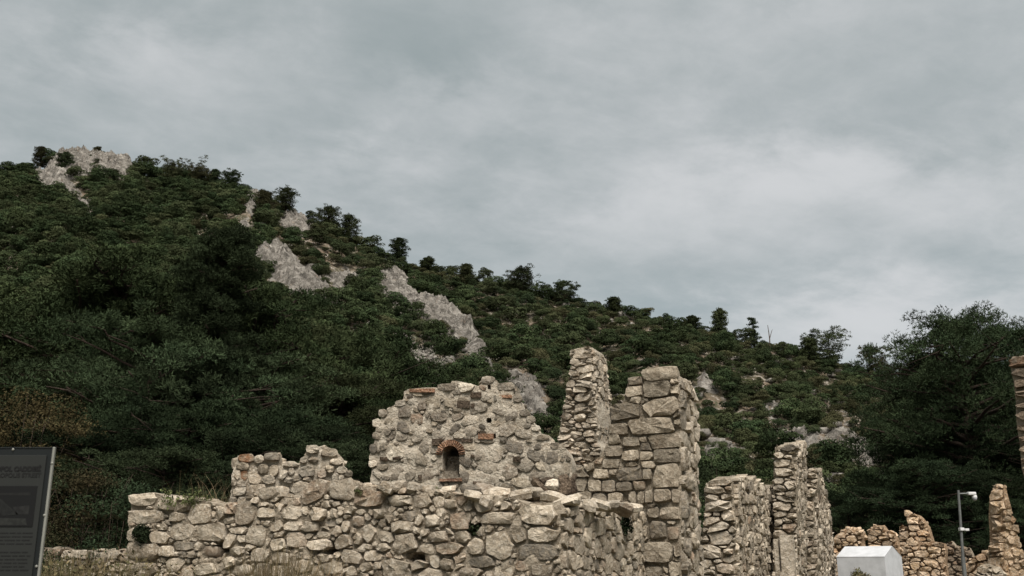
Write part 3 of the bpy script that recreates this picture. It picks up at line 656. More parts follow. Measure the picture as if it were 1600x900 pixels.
# ================================================================== TERRAIN
RIDGE = [(-400, 262), (0, 272), (40, 264), (70, 262), (95, 240), (130, 238), (175, 242), (200, 250), (215, 268), (250, 282), (300, 286), (350, 296), (385, 297), (420, 306), (450, 330), (490, 346), (540, 374), (600, 402), (660, 424), (740, 444), (800, 458), (880, 470),
         (960, 488), (1000, 494), (1060, 510), (1120, 528), (1180, 545), (1240, 556), (1290, 572), (1340, 588), (1400, 606), (1500, 640), (1600, 668), (2000, 720)]
rd = np.array([ray(*p) for p in RIDGE]); RA, RT = rd[:, 0] / rd[:, 1], rd[:, 2] / rd[:, 1]
def ridge_y(a): return np.interp(a, [-.6, -.35, -.1, .2, .5], [235, 235, 215, 200, 190])
def foot_y(a): return np.interp(a, [-.6, -.2, .1, .5], [52, 56, 70, 74])
def wob(x, y): return (np.sin(x * .11 + 1.3) * np.cos(y * .09 + .4) + .6 * np.sin(x * .23 + y * .17) + .35 * np.sin(x * .51 - y * .43 + 2) + .2 * np.sin(x * .9 + y * 1.1))
def terrain(X, Y):
    X, Y = np.asarray(X, float), np.asarray(Y, float); Yc = np.maximum(Y, 20.)
    a = np.clip(X / Yc, -.62, .62); yr, y0 = ridge_y(a), foot_y(a)
    tz = np.interp(a, RA, RT); zr = EYE + yr * tz; tt = (Y - y0) / (yr - y0); tc = np.clip(tt, 0, 1)
    h = zr * (.86 * tc ** 1.12 + .14 * tc * tc) * np.clip(tt * 30, 0, 1) + wob(X, Y) * 1.5 * np.clip(tc * 6, 0, 1) * (1 - .75 * np.clip((tc - .8) * 5, 0, 1))
    over = np.clip(tt - 1, 0, 9); h = np.where(tt > 1, zr * np.clip(1 - .55 * over, -.02, 1), h)
    return np.where(tt <= 0, -.4 + .0 * X, h)
def hill_hit(u, v, y1=262.):
    d = ray(u, v); ys = np.arange(50., y1, .5); x = d[0] / d[1] * ys; z = EYE + d[2] / d[1] * ys; h = terrain(x, ys); k = np.argmax(h > z)
    if not (h > z).any(): return None
    return np.array([x[k], ys[k], h[k]])
m, t = new_mat('hill_soil')
P = t.add('ShaderNodeNewGeometry').outputs['Position']
n_ = t.noise(P, .16, 6, .62); n2_ = t.noise(P, 1.1, 6, .7); n3_ = t.noise(P, .5, 5, .7)
c = t.mix(t.step(n_, .40, .6), (.055, .050, .030), (.125, .095, .066))
c = t.mix(t.math('MULTIPLY', t.step(n2_, .50, .64), .9), c, (.30, .265, .225))
c = t.mix(t.step(n3_, .54, .66), c, (.045, .052, .028))
finish(t, c, .95, t.math('ADD', n2_, t.noise(P, 5, 4, .7)), .9, .35, .1); M['soil'] = m
m, t = new_mat('dry_ground')
P = t.add('ShaderNodeNewGeometry').outputs['Position']
c = t.mix(t.step(t.noise(P, .5, 6, .65), .4, .62), (.11, .09, .06), (.075, .078, .04)); c = t.mix(t.step(t.noise(P, 9, 5, .7), .55, .7), c, (.24, .21, .165))
finish(t, c, .95, t.noise(P, 14, 5, .7), .8, .04, .1); M['ground'] = m
tag(mesh_obj('ground', [(-2500, -600, 0), (2500, -600, 0), (2500, 3000, 0), (-2500, 3000, 0)], [(0, 1, 2, 3)], M['ground']), kind='structure')
gx, gy = np.meshgrid(np.arange(-200, 200.1, 1.6), np.arange(44, 330, 1.6)); gz = terrain(gx, gy)
gz = gz + np.array([[.0]]) 
nr, nc = gx.shape; I = np.arange(nr * nc).reshape(nr, nc)
Fq = np.stack([I[:-1, :-1], I[:-1, 1:], I[1:, 1:], I[1:, :-1]], -1).reshape(-1, 4)
tag(mesh_obj('hill', np.stack([gx, gy, gz], -1).reshape(-1, 3), Fq, M['soil'], smooth=True), kind='structure')

ROCKPX = [  # limestone outcrops breaking through the scrub: outline in the view, rise in metres
 ([(72, 268), (95, 241), (130, 237), (175, 242), (201, 250), (209, 268), (195, 280), (160, 272), (130, 275), (90, 290)], 2.2),
 ([(45, 276), (60, 266), (84, 262), (88, 286), (60, 296)], 1.6),
 ([(96, 292), (112, 286), (130, 306), (166, 338), (160, 350), (128, 326)], 1.3),
 ([(384, 300), (408, 299), (432, 316), (410, 322), (392, 336), (380, 318)], 1.6),
 ([(434, 338), (458, 330), (486, 350), (484, 366), (462, 372), (444, 356)], 1.9),
 ([(358, 358), (386, 347), (398, 357), (380, 377), (394, 398), (372, 390)], 1.3),
 ([(398, 402), (425, 394), (452, 395), (482, 430), (520, 462), (516, 480), (488, 482), (455, 458), (428, 438), (408, 425)], 2.4),
 ([(510, 430), (540, 418), (566, 440), (548, 456), (520, 448)], 1.6),
 ([(582, 462), (598, 436), (610, 427), (642, 445), (655, 470), (690, 480), (730, 508), (746, 536), (768, 582), (744, 580), (718, 542), (690, 514), (650, 492), (610, 474)], 2.4),
 ([(618, 532), (650, 528), (690, 562), (722, 574), (705, 596), (650, 578)], .8),
 ([(786, 590), (815, 588), (846, 606), (860, 640), (832, 652), (800, 630)], 1.4),
 ([(960, 482), (985, 476), (1004, 480), (1003, 494), (972, 496)], 1.1),
 ([(1084, 608), (1092, 588), (1106, 586), (1114, 606)], 1.2), ([(1095, 715), (1115, 690), (1150, 702), (1160, 720), (1120, 730)], 1.0), ([(1180, 690), (1225, 676), (1300, 690), (1290, 716), (1220, 712)], .8),
 ([(1290, 682), (1330, 658), (1352, 690), (1394, 742), (1352, 752), (1312, 714)], 1.0), ([(640, 590), (672, 580), (690, 606), (650, 612)], .9), ([(1190, 640), (1215, 632), (1222, 648), (1196, 652)], .7), ([(930, 520), (948, 516), (950, 530), (932, 532)], .6)]
ROCKPOLY = [np.array(p, float) for p, _ in ROCKPX]
def outcrop(pts, rise, seed):
    hits = [hill_hit(u, max(v, 0)) for u, v in pts]
    hits = [h if h is not None else None for h in hits]
    for k, h in enumerate(hits):
        if h is None:
            u, v = pts[k]
            for dv in range(2, 40, 2):
                h = hill_hit(u, v + dv)
                if h is not None: break
            hits[k] = h
    w = np.array([h[:2] for h in hits]); c = w.mean(0); w = c + (w - c) * 1.12
    st = .34; xs = np.arange(w[:, 0].min() - 1, w[:, 0].max() + 1, st); ys = np.arange(w[:, 1].min() - 1, w[:, 1].max() + 1, st)
    if len(xs) * len(ys) > 22000: st *= math.sqrt(len(xs) * len(ys) / 22000); xs = np.arange(w[:, 0].min() - 1, w[:, 0].max() + 1, st); ys = np.arange(w[:, 1].min() - 1, w[:, 1].max() + 1, st)
    X, Y = np.meshgrid(xs, ys); ins = inside(w, X, Y)
    A = w; B = np.roll(w, -1, 0); E = B - A; L2 = (E ** 2).sum(1)
    PX = np.stack([X, Y], -1)[..., None, :]; tt = np.clip(((PX - A) * E).sum(-1) / L2, 0, 1); D = np.sqrt((((A + E * tt[..., None]) - PX) ** 2).sum(-1)).min(-1)
    D = np.where(ins, D, -D); H = terrain(X, Y); V = np.zeros(X.shape + (3,))
    for j in range(X.shape[0]):
        for i in range(X.shape[1]):
            x, y, h = X[j, i], Y[j, i], H[j, i]
            # slabs dip down to the right: stretch the noise along that direction
            a, b = (x * .80 - y * .6), (x * .6 + y * .80)
            e = min(1, max(0, (D[j, i] + .8) / 2.6)) + .35 * noise.noise((x * .5, y * .5, seed))
            e = max(-.6, min(1.1, e))
            r = noise.ridged_multi_fractal((a * .22, b * .75, h * .3 + seed), .75, 2.1, 6, 1.0, 2.0)
            q = noise.noise((a * .35, b * 1.5, h * .6 + seed * 2)); s_ = math.floor(q * 4 + b * .8) * .16
            V[j, i] = (x + .35 * noise.noise((x, y, 3.)), y - .5 * (r - 1), h - .8 + rise * (e * .75) + e * (1.15 * (r - 1.1) + (s_ % .5) * 1.0 + .2 * nz(x * 1.1, y * 1.1, h, 4, .6)))
    nr, nc = X.shape; I = np.arange(nr * nc).reshape(nr, nc); keep = (D > -1.4); kq = keep[:-1, :-1] & keep[1:, 1:] & keep[:-1, 1:] & keep[1:, :-1]
    Fq = np.stack([I[:-1, :-1], I[:-1, 1:], I[1:, 1:], I[1:, :-1]], -1)[kq]
    us = np.unique(Fq); mp = -np.ones(nr * nc, int); mp[us] = np.arange(len(us))
    o = mesh_obj('rock_outcrop', V.reshape(-1, 3)[us], mp[Fq], M['rock'], smooth=True, tone=(1, .15, .1), sharp=24); o['kind'] = 'structure'
for k, (p, r) in enumerate(ROCKPX): outcrop(p, r, k * 3.7 + 1)

# ================================================================== FOLIAGE
def foliage_mat(name, c1, c2, c3, scale=.5):
    m, t = new_mat(name)
    P = t.add('ShaderNodeNewGeometry').outputs['Position']
    tone = t.add('ShaderNodeAttribute', attribute_name='tone').outputs['Vector']; tx = t.add('ShaderNodeSeparateXYZ', {0: tone})
    rnd = t.add('ShaderNodeObjectInfo').outputs['Random']
    c = t.mix(t.step(t.noise(P, scale, 3, .6), .35, .65), c1, c2); c = t.mix(t.math('MULTIPLY', t.step(rnd, .35, 1.0), .65), c, c3)
    k = t.math('MULTIPLY', tx.outputs[0], t.math('ADD', .6, t.math('MULTIPLY', t.math('FRACT', t.math('MULTIPLY', rnd, 7.31)), .85)))
    c = t.add('ShaderNodeVectorMath', {0: c, 1: t.add('ShaderNodeCombineXYZ', {0: k, 1: k, 2: k}).outputs[0]}, operation='MULTIPLY').outputs[0]
    b = t.add('ShaderNodeBsdfPrincipled', {'Base Color': c, 'Roughness': 1.0, 'Specular IOR Level': .02})
    t.link(b.outputs[0], t.add('ShaderNodeOutputMaterial').inputs[0]); return m
M['maquis'] = foliage_mat('maquis_leaves', (0.0229, 0.033, 0.0163), (0.0361, 0.044, 0.0198), (0.0546, 0.0484, 0.0255), .06)
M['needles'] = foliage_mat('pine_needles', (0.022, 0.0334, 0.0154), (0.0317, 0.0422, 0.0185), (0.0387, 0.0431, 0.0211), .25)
M['needles_mid'] = foliage_mat('mid_pine_needles', (0.017, 0.0265, 0.0135), (0.024, 0.034, 0.0165), (0.03, 0.037, 0.0185), .3)  # a green between the other two needle tones
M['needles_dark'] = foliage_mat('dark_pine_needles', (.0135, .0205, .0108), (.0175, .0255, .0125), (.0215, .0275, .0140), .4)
M['scrub_brown'] = foliage_mat('brownish_leaves', (.026, .026, .014), (.042, .034, .018), (.034, .036, .018), .6)
M['olive'] = foliage_mat('olive_brown_leaves', (.044, .037, .018), (.060, .047, .022), (.05, .046, .022), .6)
M['weed'] = foliage_mat('weed_leaves', (.085, .100, .040), (.13, .135, .06), (.10, .11, .05), 2)
M['weed_dark'] = foliage_mat('dull_weed_leaves', (.055, .055, .026), (.085, .070, .036), (.10, .075, .045), 2)
M['drygrass'] = foliage_mat('dry_grass', (.135, .10, .056), (.080, .078, .036), (.18, .135, .085), 3)
M['bark'] = stone_mat('pine_bark', (.028, .021, .017), (.052, .037, .028), (.09, .068, .052), lich=.3, scale=1.5)
M['deadwood'] = stone_mat('dead_wood', (.06, .042, .03), (.17, .128, .088), (.36, .28, .20), rust=(.15, .09, .055), lich=.5, scale=2.5)

def leaf_quads(C, Nn, size, asp, rs, droop=.0):
    n = len(C); r = rs.normal(0, 1, (n, 3)); nn = Nn + .75 * r; nn /= np.linalg.norm(nn, axis=1)[:, None]
    a = np.cross(nn, rs.normal(0, 1, (n, 3))); a /= np.linalg.norm(a, axis=1)[:, None]; b = np.cross(nn, a)
    s = np.asarray(size).reshape(-1, 1) * rs.uniform(.6, 1.35, (n, 1)); w = s * asp
    V = np.stack([C - a * s * .5, C + b * w * .5 + nn * s * .1, C + a * s * .5, C - b * w * .5 + nn * s * .1], 1).reshape(-1, 3)
    return V, np.arange(4 * n).reshape(n, 4)
def lobes_cloud(lobes, n, rs, inner=.25):
    """points and outward normals spread through a set of (centre, radii) lobes"""
    w = np.array([l[1][0] * l[1][2] + l[1][0] * l[1][1] for l in lobes]); pick = rs.choice(len(lobes), n, p=w / w.sum())
    c = np.array([l[0] for l in lobes])[pick]; r = np.array([l[1] for l in lobes])[pick]
    d = rs.normal(0, 1, (n, 3)); d /= np.linalg.norm(d, axis=1)[:, None]; d[:, 2] = np.where(rs.random(n) < .75, np.abs(d[:, 2]), d[:, 2]); k = 1 - inner * rs.random((n, 1)) ** 1.5
    return c + d * r * k, d
def shrub_mesh(name, seed, mat, n=620, w=1.0, h=.8, nl=9, leaf=.17, flat=1.0):
    """unit-radius crown: many leaf clumps over uneven lobes, open towards the outline"""
    rs = np.random.default_rng(seed); lobes = [((0, 0, h * .45), (w * .62, w * .62, h * .45))]
    for _ in range(nl):
        a, r = rs.uniform(0, 6.28), rs.uniform(.25, .78) * w; z = h * rs.uniform(.32, .92) * (1.1 - .5 * r); q = rs.uniform(.24, .42) * w
        lobes.append(((r * math.cos(a), r * math.sin(a), z), (q, q, q * .72 * flat)))
    C, Nn = lobes_cloud(lobes, n, rs); C[:, 2] = np.maximum(C[:, 2], .02); V, Q = leaf_quads(C, Nn * 1.7, np.full(n, leaf), .75, rs)
    tn = np.repeat(np.clip(rs.normal(1, .22, n), .5, 1.6), 4); T = np.stack([tn, tn * 0, tn * 0], 1)
    o = mesh_obj(name, V, Q, mat, tone=T); return o
PROTO = bpy.data.collections.new('shrub_kinds')
def to_proto(o): COL.objects.unlink(o); PROTO.objects.link(o); return o
SHRUBS = []
for k in range(7): SHRUBS.append(shrub_mesh('hillside_shrub', 200 + k, M['maquis'], n=2600, h=1.2 + .15 * (k % 3), nl=8 + k % 4, leaf=.08))
for k in range(5): SHRUBS.append(shrub_mesh('hillside_tree', 230 + k, M['needles'], n=3000, h=1.3 + .12 * k, nl=14, leaf=.085, flat=.8))
SHRUB_ME = [o.data for o in SHRUBS]
for o in SHRUBS: to_proto(o)

rs = np.random.default_rng(4)
N = 40000
X = rs.uniform(-170, 140, N); Y = rs.uniform(54, 250, N); ra_ = rs.uniform(-.55, .42, 420); ry_ = ridge_y(ra_) - rs.uniform(0, 7, 420); X, Y = np.concatenate([X, ra_ * ry_]), np.concatenate([Y, ry_]); N += 420; Z = terrain(X, Y); U, Vv = project(np.stack([X, Y, Z], -1))
keep = (U > -120) & (U < 1720) & (Z > .5) & ((Y < ridge_y(np.clip(X / Y, -.6, .6)) + 6))
for p in ROCKPOLY:
    ins = inside(p, U, Vv + 2) | inside(p, U, Vv - 9) | inside(p, U, Vv - 18); keep &= ~(ins & (rs.random(N) < .78))
    gx_ = (p - p.mean(0)) * 1.3 + p.mean(0); keep &= ~(inside(gx_, U, Vv) & (rs.random(N) < .35))
thin = np.where((U > 1040) & (Vv > 600), .20, np.where((U > 740) & (Vv > 480), .05, np.where((U > 380) & (U < 760) & (Vv < 620), .14, .02)))
clump = np.sin(X * .35 + 1.1 * np.sin(Y * .21)) * np.cos(Y * .27) ; thin = np.where((U > 350) & (U < 600) & (Vv > 330) & (Vv < 500), .42, thin); keep &= rs.random(N) > thin * (1 + .9 * clump)
X, Y, Z, U, Vv = X[keep], Y[keep], Z[keep], U[keep], Vv[keep]
treeish = ((U < 420) & (rs.random(len(U)) < .62)) | ((Vv > 440) & (U < 680) & (rs.random(len(U)) < .6)) | (rs.random(len(U)) < .10)
Rr = np.where(treeish, rs.uniform(1.5, 3.0, len(U)), rs.uniform(1.0, 2.3, len(U)) * np.where(U > 740, .92, 1.0)); ridge_n = Y > ridge_y(np.clip(X / Y, -.6, .6)) - 12
Rr = np.where(ridge_n, Rr * rs.uniform(.6, 1.15, len(U)), Rr); inrock = np.zeros(len(U), bool)
for p in ROCKPOLY: inrock |= inside(p, U, Vv)
Rr = np.where(inrock, Rr * .5, Rr)
# min spacing, big ones first
order = np.argsort(-Rr + rs.normal(0, .4, len(Rr))); cell_ = {}; sel = []
for i in order:
    ci, cj = int(X[i] // 3), int(Y[i] // 3); ok = True
    for a in (-1, 0, 1):
        for b in (-1, 0, 1):
            for k in cell_.get((ci + a, cj + b), ()):
                if (X[k] - X[i]) ** 2 + (Y[k] - Y[i]) ** 2 < (.46 * (Rr[k] + Rr[i])) ** 2: ok = False; break
            if not ok: break
        if not ok: break
    if ok: cell_.setdefault((ci, cj), []).append(i); sel.append(i)
sel = np.array(sel); print('shrubs', len(sel))
hid = ((U[sel] > 580) & (U[sel] < 1080) & (Vv[sel] > 690)) | ((U[sel] < 690) & (Vv[sel] > 575)) | ((U[sel] > 1310) & (Vv[sel] > 640)) | (Vv[sel] > 760)
show = np.where((U[sel] > 0) & (U[sel] < 1600) & ~hid, Rr[sel] / Y[sel], 0)
rank = sel[np.argsort(-show)]; ind, rest = rank[:300], rank[300:]
MARKS = [(35, 'the left edge of the sign'), (90, 'the right edge of the sign'), (140, 'the gap close beside the sign'), (200, 'the gap beside the information sign'), (280, 'the left end of the boulder wall'), (360, 'the green weeds on the boulder wall'), (460, 'the low part of the wall stub'), (560, 'the peak of the wall stub'),
         (650, 'the left shoulder of the gable wall'), (720, 'the arched window'), (800, 'the top of the gable wall'), (880, 'the right slope of the gable wall'), (945, 'the slender pier'), (1000, 'the stepped left side of the tower'),
         (1095, 'the blocky tower'), (1205, 'the broken cross wall'), (1300, 'the narrow cross wall'), (1420, 'the white hut'), (1530, 'the camera pole'), (9999, 'the pointed tan pier')]
def mark(u): return next(m for lim, m in MARKS if u < lim)
def side(u):
    k = next(i for i, (lim, m) in enumerate(MARKS) if u < lim); lo = MARKS[k - 1][0] if k else -120; hi = min(MARKS[k][0], 1720); f = (u - lo) / (hi - lo)
    return 'up left of' if f < .33 else 'straight above' if f < .67 else 'up right of'
def hs_label(i):
    u, v = U[i], Vv[i]; top = np.interp(u, [p[0] for p in RIDGE], [p[1] for p in RIDGE]); f = (v - top) / max(60, 640 - top)
    row = ('topmost', 'high', 'midway', 'low', 'lowest')[int(min(4, max(0, f * 5.5)))]; r = Rr[i]; size = ('big' if r > 2.1 else 'middling' if r > 1.6 else 'small')
    return '%s %s %s on the hillside, %s %s' % (size, 'pine' if treeish[i] else 'shrub', row, side(u), mark(u))
for i in ind:
    tr = bool(treeish[i]); k = random.randrange(7, 12) if tr else random.randrange(7)
    o = bpy.data.objects.new('hillside_tree' if tr else 'hillside_shrub', SHRUB_ME[k]); COL.objects.link(o)
    s_ = Rr[i]; o.scale = (s_ * random.uniform(.85, 1.15), s_ * random.uniform(.85, 1.15), s_ * random.uniform(.8, 1.15)); o.rotation_euler = (0, 0, random.uniform(0, 6.28)); o.location = (X[i], Y[i], Z[i] - .15)
    tag(o, hs_label(i), 'tree' if tr else 'shrub', 'pines on the hillside' if tr else 'shrubs on the hillside')

def scatter(name, idx, coll, mat_scale=1.0):
    me = bpy.data.meshes.new(name); P_ = np.stack([X[idx], Y[idx], Z[idx] - .15], -1)
    me.vertices.add(len(P_)); me.vertices.foreach_set('co', P_.astype(np.float32).ravel())
    for nm, typ, fld, val in (('scl', 'FLOAT_VECTOR', 'vector', np.stack([Rr[idx] * rs.uniform(.85, 1.15, len(idx)), Rr[idx] * rs.uniform(.85, 1.15, len(idx)), Rr[idx] * rs.uniform(.75, 1.15, len(idx))], -1)),
                              ('rot', 'FLOAT_VECTOR', 'vector', np.stack([rs.normal(0, .08, len(idx)), rs.normal(0, .08, len(idx)), rs.uniform(0, 6.28, len(idx))], -1)),
                              ('kind', 'INT', 'value', np.where(treeish[idx], rs.integers(7, 12, len(idx)), rs.integers(0, 7, len(idx))))):
        a = me.attributes.new(nm, typ, 'POINT'); a.data.foreach_set(fld, (val.astype(np.int32) if typ == 'INT' else val.astype(np.float32)).ravel())
    o = bpy.data.objects.new(name, me); COL.objects.link(o)
    ng = bpy.data.node_groups.new(name, 'GeometryNodeTree'); ng.interface.new_socket('Geometry', in_out='INPUT', socket_type='NodeSocketGeometry'); ng.interface.new_socket('Geometry', in_out='OUTPUT', socket_type='NodeSocketGeometry')
    n = ng.nodes; gi, go = n.new('NodeGroupInput'), n.new('NodeGroupOutput'); ci = n.new('GeometryNodeCollectionInfo'); ci.inputs['Collection'].default_value = coll; ci.inputs['Separate Children'].default_value = True; ci.inputs['Reset Children'].default_value = True
    ip = n.new('GeometryNodeInstanceOnPoints'); ip.inputs['Pick Instance'].default_value = True
    def attr(nm, ty):
        q = n.new('GeometryNodeInputNamedAttribute'); q.data_type = ty; q.inputs['Name'].default_value = nm; return q.outputs['Attribute']
    L = ng.links.new; L(gi.outputs[0], ip.inputs['Points']); L(ci.outputs[0], ip.inputs['Instance']); L(attr('kind', 'INT'), ip.inputs['Instance Index']); L(attr('scl', 'FLOAT_VECTOR'), ip.inputs['Scale'])
    er = n.new('FunctionNodeEulerToRotation'); L(attr('rot', 'FLOAT_VECTOR'), er.inputs[0]); L(er.outputs[0], ip.inputs['Rotation']); L(ip.outputs[0], go.inputs[0])
    md = o.modifiers.new('scatter', 'NODES'); md.node_group = ng; return o
o = scatter('hillside_scrub', rest, PROTO); tag(o, 'dense dark green maquis scrub covering the hillside', 'scrub', kind='stuff')

# small pale stones between the shrubs, thick on the stony slope at the right
NS = 5200
sX = rs.uniform(-150, 130, NS); sY = rs.uniform(58, 225, NS); sZ = terrain(sX, sY); sU, sV = project(np.stack([sX, sY, sZ], -1))
pr = np.where((sU > 1040) & (sV > 560), .85, np.where(sU > 600, .35, .12)); kk = (rs.random(NS) < pr) & (sZ > .3)
VV, FF = [], []; nv = 0
for x, y, z in zip(sX[kk], sY[kk], sZ[kk]):
    V, Fs = random.choice(ROCKS); s_ = abs(random.gauss(0, .45)) + .22; V = V * np.array([s_ * random.uniform(.7, 1.3), s_ * random.uniform(.7, 1.3), s_ * .6]); a = random.uniform(0, 6.28); c, s2 = math.cos(a), math.sin(a)
    V = V @ np.array([[c, -s2, 0], [s2, c, 0], [0, 0, 1]]).T + np.array([x, y, z + s_ * .15]); VV.append(V); FF.append(np.array(Fs) + nv); nv += len(V)
tag(mesh_obj('hillside_stones', np.concatenate(VV), np.concatenate(FF), M['rock'], tone=(1, .3, .05)), 'pale limestone scree between the shrubs on the hillside', 'scree', kind='stuff')

# ---------- pines with trunk, limbs and a crown of needle tufts
def pine_parts(seed, H=9., Rm=3.2, base=.18, limbs=46, clumps=6, tufts=34, prof='cone', needle=.12, lean=0., csize=(.32, .62), per=4, nw=.026, tr=.22, flat=.62, side=.86):
    rs = np.random.default_rng(seed)
    tp = [np.array([lean * (k / 9) ** 1.5 + rs.normal(0, .05), rs.normal(0, .05), H * .97 * k / 9]) for k in range(10)]
    trunk = tube_vf(tp, [tr * (1 - .88 * k / 9) + .012 for k in range(10)], 9)
    tp = np.array(tp); LB = []; C = []; CR = []
    def on_trunk(f): return np.array([np.interp(f * 9, range(10), tp[:, i]) for i in range(3)])
    az = rs.uniform(0, 6.28)
    for i in range(limbs):
        f = base + (1 - base) * ((i + rs.uniform(0, 1)) / limbs) ** .9; az += 2.4 + rs.normal(0, .5)
        g = (f - base) / (1 - base)
        R_ = {'cone': (1 - g) ** .92 * (.75 + .35 * math.sin(g * 9 + seed)) + .10, 'round': math.sqrt(max(.02, 1 - (2 * g - .85) ** 2 / 1.35)) , 'umbrella': (.35 + .75 * g if g < .7 else 1.2 - .8 * (g - .7))}[prof]
        L = Rm * R_ * rs.uniform(.6, 1.15); p0 = on_trunk(min(f, .985)); up = {'cone': .18, 'round': .45, 'umbrella': .55}[prof] * rs.uniform(.5, 1.5) * (1 - .3 * (1 - g))
        dirh = np.array([math.cos(az), math.sin(az), 0]); pts = [p0]
        for k in range(1, 5):
            q = k / 4; pts.append(p0 + dirh * L * q + np.array([rs.normal(0, .06) * L, rs.normal(0, .06) * L, L * (up * q + (.10 if prof == 'cone' else -.1) * q * q)]))
        LB.append(tube_vf(pts, [max(.012, tr * .42 * (1 - .6 * g)) * (1 - .2 * k) + .008 for k in range(5)], 6)); pts = np.array(pts)
        for k in range(clumps):
            q = rs.uniform(.42, 1.0) if k else 1.0; b = np.array([np.interp(q * 4, range(5), pts[:, j]) for j in range(3)]); sdw = rs.normal(0, .20 * L + .12, 3); sdw[2] *= .45
            e = b + sdw; C.append(e); CR.append(rs.uniform(*csize) * (.75 + .3 * (1 - g)))
            if k and rs.random() < .6: LB.append(tube_vf([b, (b + e) / 2 + rs.normal(0, .04, 3), e], [.022, .015, .008], 4))
    for _ in range(5): C.append(tp[-1] + rs.normal(0, .18, 3)); CR.append(csize[0])
    C, CR = np.array(C), np.array(CR); n = len(C) * tufts; idx = np.repeat(np.arange(len(C)), tufts)
    d = rs.normal(0, 1, (n, 3)); d /= np.linalg.norm(d, axis=1)[:, None]; d[:, 2] = np.where(rs.random(n) < side, np.abs(d[:, 2]), d[:, 2])
    P_ = C[idx] + d * CR[idx][:, None] * np.array([1, 1, flat]) * (rs.random((n, 1)) ** .5)
    tint = np.clip(rs.normal(1, .22, len(C)), .5, 1.6)[idx]
    nv = n * per; i2 = np.repeat(np.arange(n), per); nd = d[i2] * .7 + rs.normal(0, .62, (nv, 3)) + np.array([0, 0, .35]); nd /= np.linalg.norm(nd, axis=1)[:, None]
    L = needle * rs.uniform(.6, 1.25, (nv, 1)); sd_ = np.cross(nd, rs.normal(0, 1, (nv, 3))); sd_ /= np.linalg.norm(sd_, axis=1)[:, None]; w_ = nw * rs.uniform(.7, 1.3, (nv, 1)); p = P_[i2]
    V = np.stack([p - sd_ * w_ * .45, p + sd_ * w_ * .45, p + nd * L + sd_ * w_ * .25, p + nd * L - sd_ * w_ * .25], 1).reshape(-1, 3); Q = np.arange(4 * nv).reshape(nv, 4)
    tn = np.repeat(tint[i2] * rs.uniform(.8, 1.2, nv), 4)
    return trunk, join_vf(LB), (V, Q, np.stack([tn, tn * 0, tn * 0], 1))
def pine(label, loc, parts, mat, group=None, rot=0., scl=1.0, name='pine_tree', src=None, cat='tree'):
    e = empty(name, loc, label, cat, group); e.rotation_euler = (0, 0, rot); e.scale = (scl, scl, scl) if not isinstance(scl, tuple) else scl
    if src is None:
        tk, lb, (V, Q, T) = parts
        a = mesh_obj('trunk', *tk, M['bark'], e, smooth=True, tone=(.8, .05, .2)); b = mesh_obj('limbs', *lb, M['bark'], e, smooth=True, tone=(.8, .05, .2)); c = mesh_obj('crown', V, Q, mat, e, tone=T)
    else:
        for ch in src.children:
            k = ch.copy(); COL.objects.link(k); k.parent = e
    return e
# the big dark pine on the left
px0 = at(266, 700, 37.)
pine('biggest dark pine on the left, its peak standing before the middle of the hillside', (px0[0], 37., 0), pine_parts(501, H=14.6, Rm=5.2, base=.10, limbs=78, clumps=8, tufts=120, per=3, prof='cone', needle=.12, lean=1.5, csize=(.34, .70), nw=.028, flat=.75, tr=.3), M['needles_dark'], rot=.4)
pinA = pine_parts(511, H=9.5, Rm=3.6, base=.12, limbs=52, clumps=7, tufts=100, prof='round', needle=.115, csize=(.42, .78), per=3, nw=.028)
pinB = pine_parts(512, H=9.5, Rm=3.9, base=.10, limbs=52, clumps=7, tufts=100, prof='cone', needle=.115, csize=(.42, .78), per=3, nw=.028)
pinC = pine_parts(513, H=9.0, Rm=3.8, base=.16, limbs=46, clumps=7, tufts=110, prof='round', needle=.115, csize=(.45, .8), per=3, nw=.028)
first = {}
def wood_pine(u, v_top, Y, kind, label, mat='needles', group='pines in the dark wood behind the ruins', wide=1.0):
    label = label.replace('@', mark(u)); p = at(u, v_top, Y); parts, H = {'A': (pinA, 9.5), 'B': (pinB, 9.5), 'C': (pinC, 9.0)}[kind]; g = float(terrain(p[0], p[1])); g = max(g, 0) if g > -.3 else 0.
    s_ = (p[2] - g) / H * .98; key = (kind, mat)
    e = pine(label, (p[0], Y, g - .05), parts, M[mat], group, random.uniform(0, 6.28), (s_ * wide, s_ * wide, s_), src=first.get(key)); first.setdefault(key, e)
def WL(a): return '%s green pine in the wood, behind %s' % ({56: 'bushy back-row', 50: 'tall back-row', 45: 'tall'}.get(56 if a[2] == 56 else 50 if a[2] > 50 else 45 if a[2] > 43 else 0, 'nearer'), '@')
for a in [(200, 420, 44, 'A', 1.2), (120, 470, 46, 'C', 1.3), (40, 500, 50, 'A', 1.2), (245, 500, 36, 'C', 1.0), (410, 470, 47, 'C', 1.0), (450, 500, 52, 'A', 1.0), (500, 510, 55, 'C', 1.1), (555, 530, 56, 'A', 1.1), (600, 560, 58, 'C', 1.2),
          (640, 575, 60, 'A', 1.2), (400, 560, 40, 'A', 1.1), (470, 590, 42, 'B', 1.1), (540, 600, 46, 'C', 1.2), (590, 620, 48, 'A', 1.1), (180, 560, 40, 'A', 1.1), (-60, 540, 48, 'C', 1.3), (690, 640, 60, 'C', 1.2)]:
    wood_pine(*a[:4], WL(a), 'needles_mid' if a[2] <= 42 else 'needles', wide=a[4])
DL = 'very dark low pine standing behind @'  # very dark by the tone of their needles
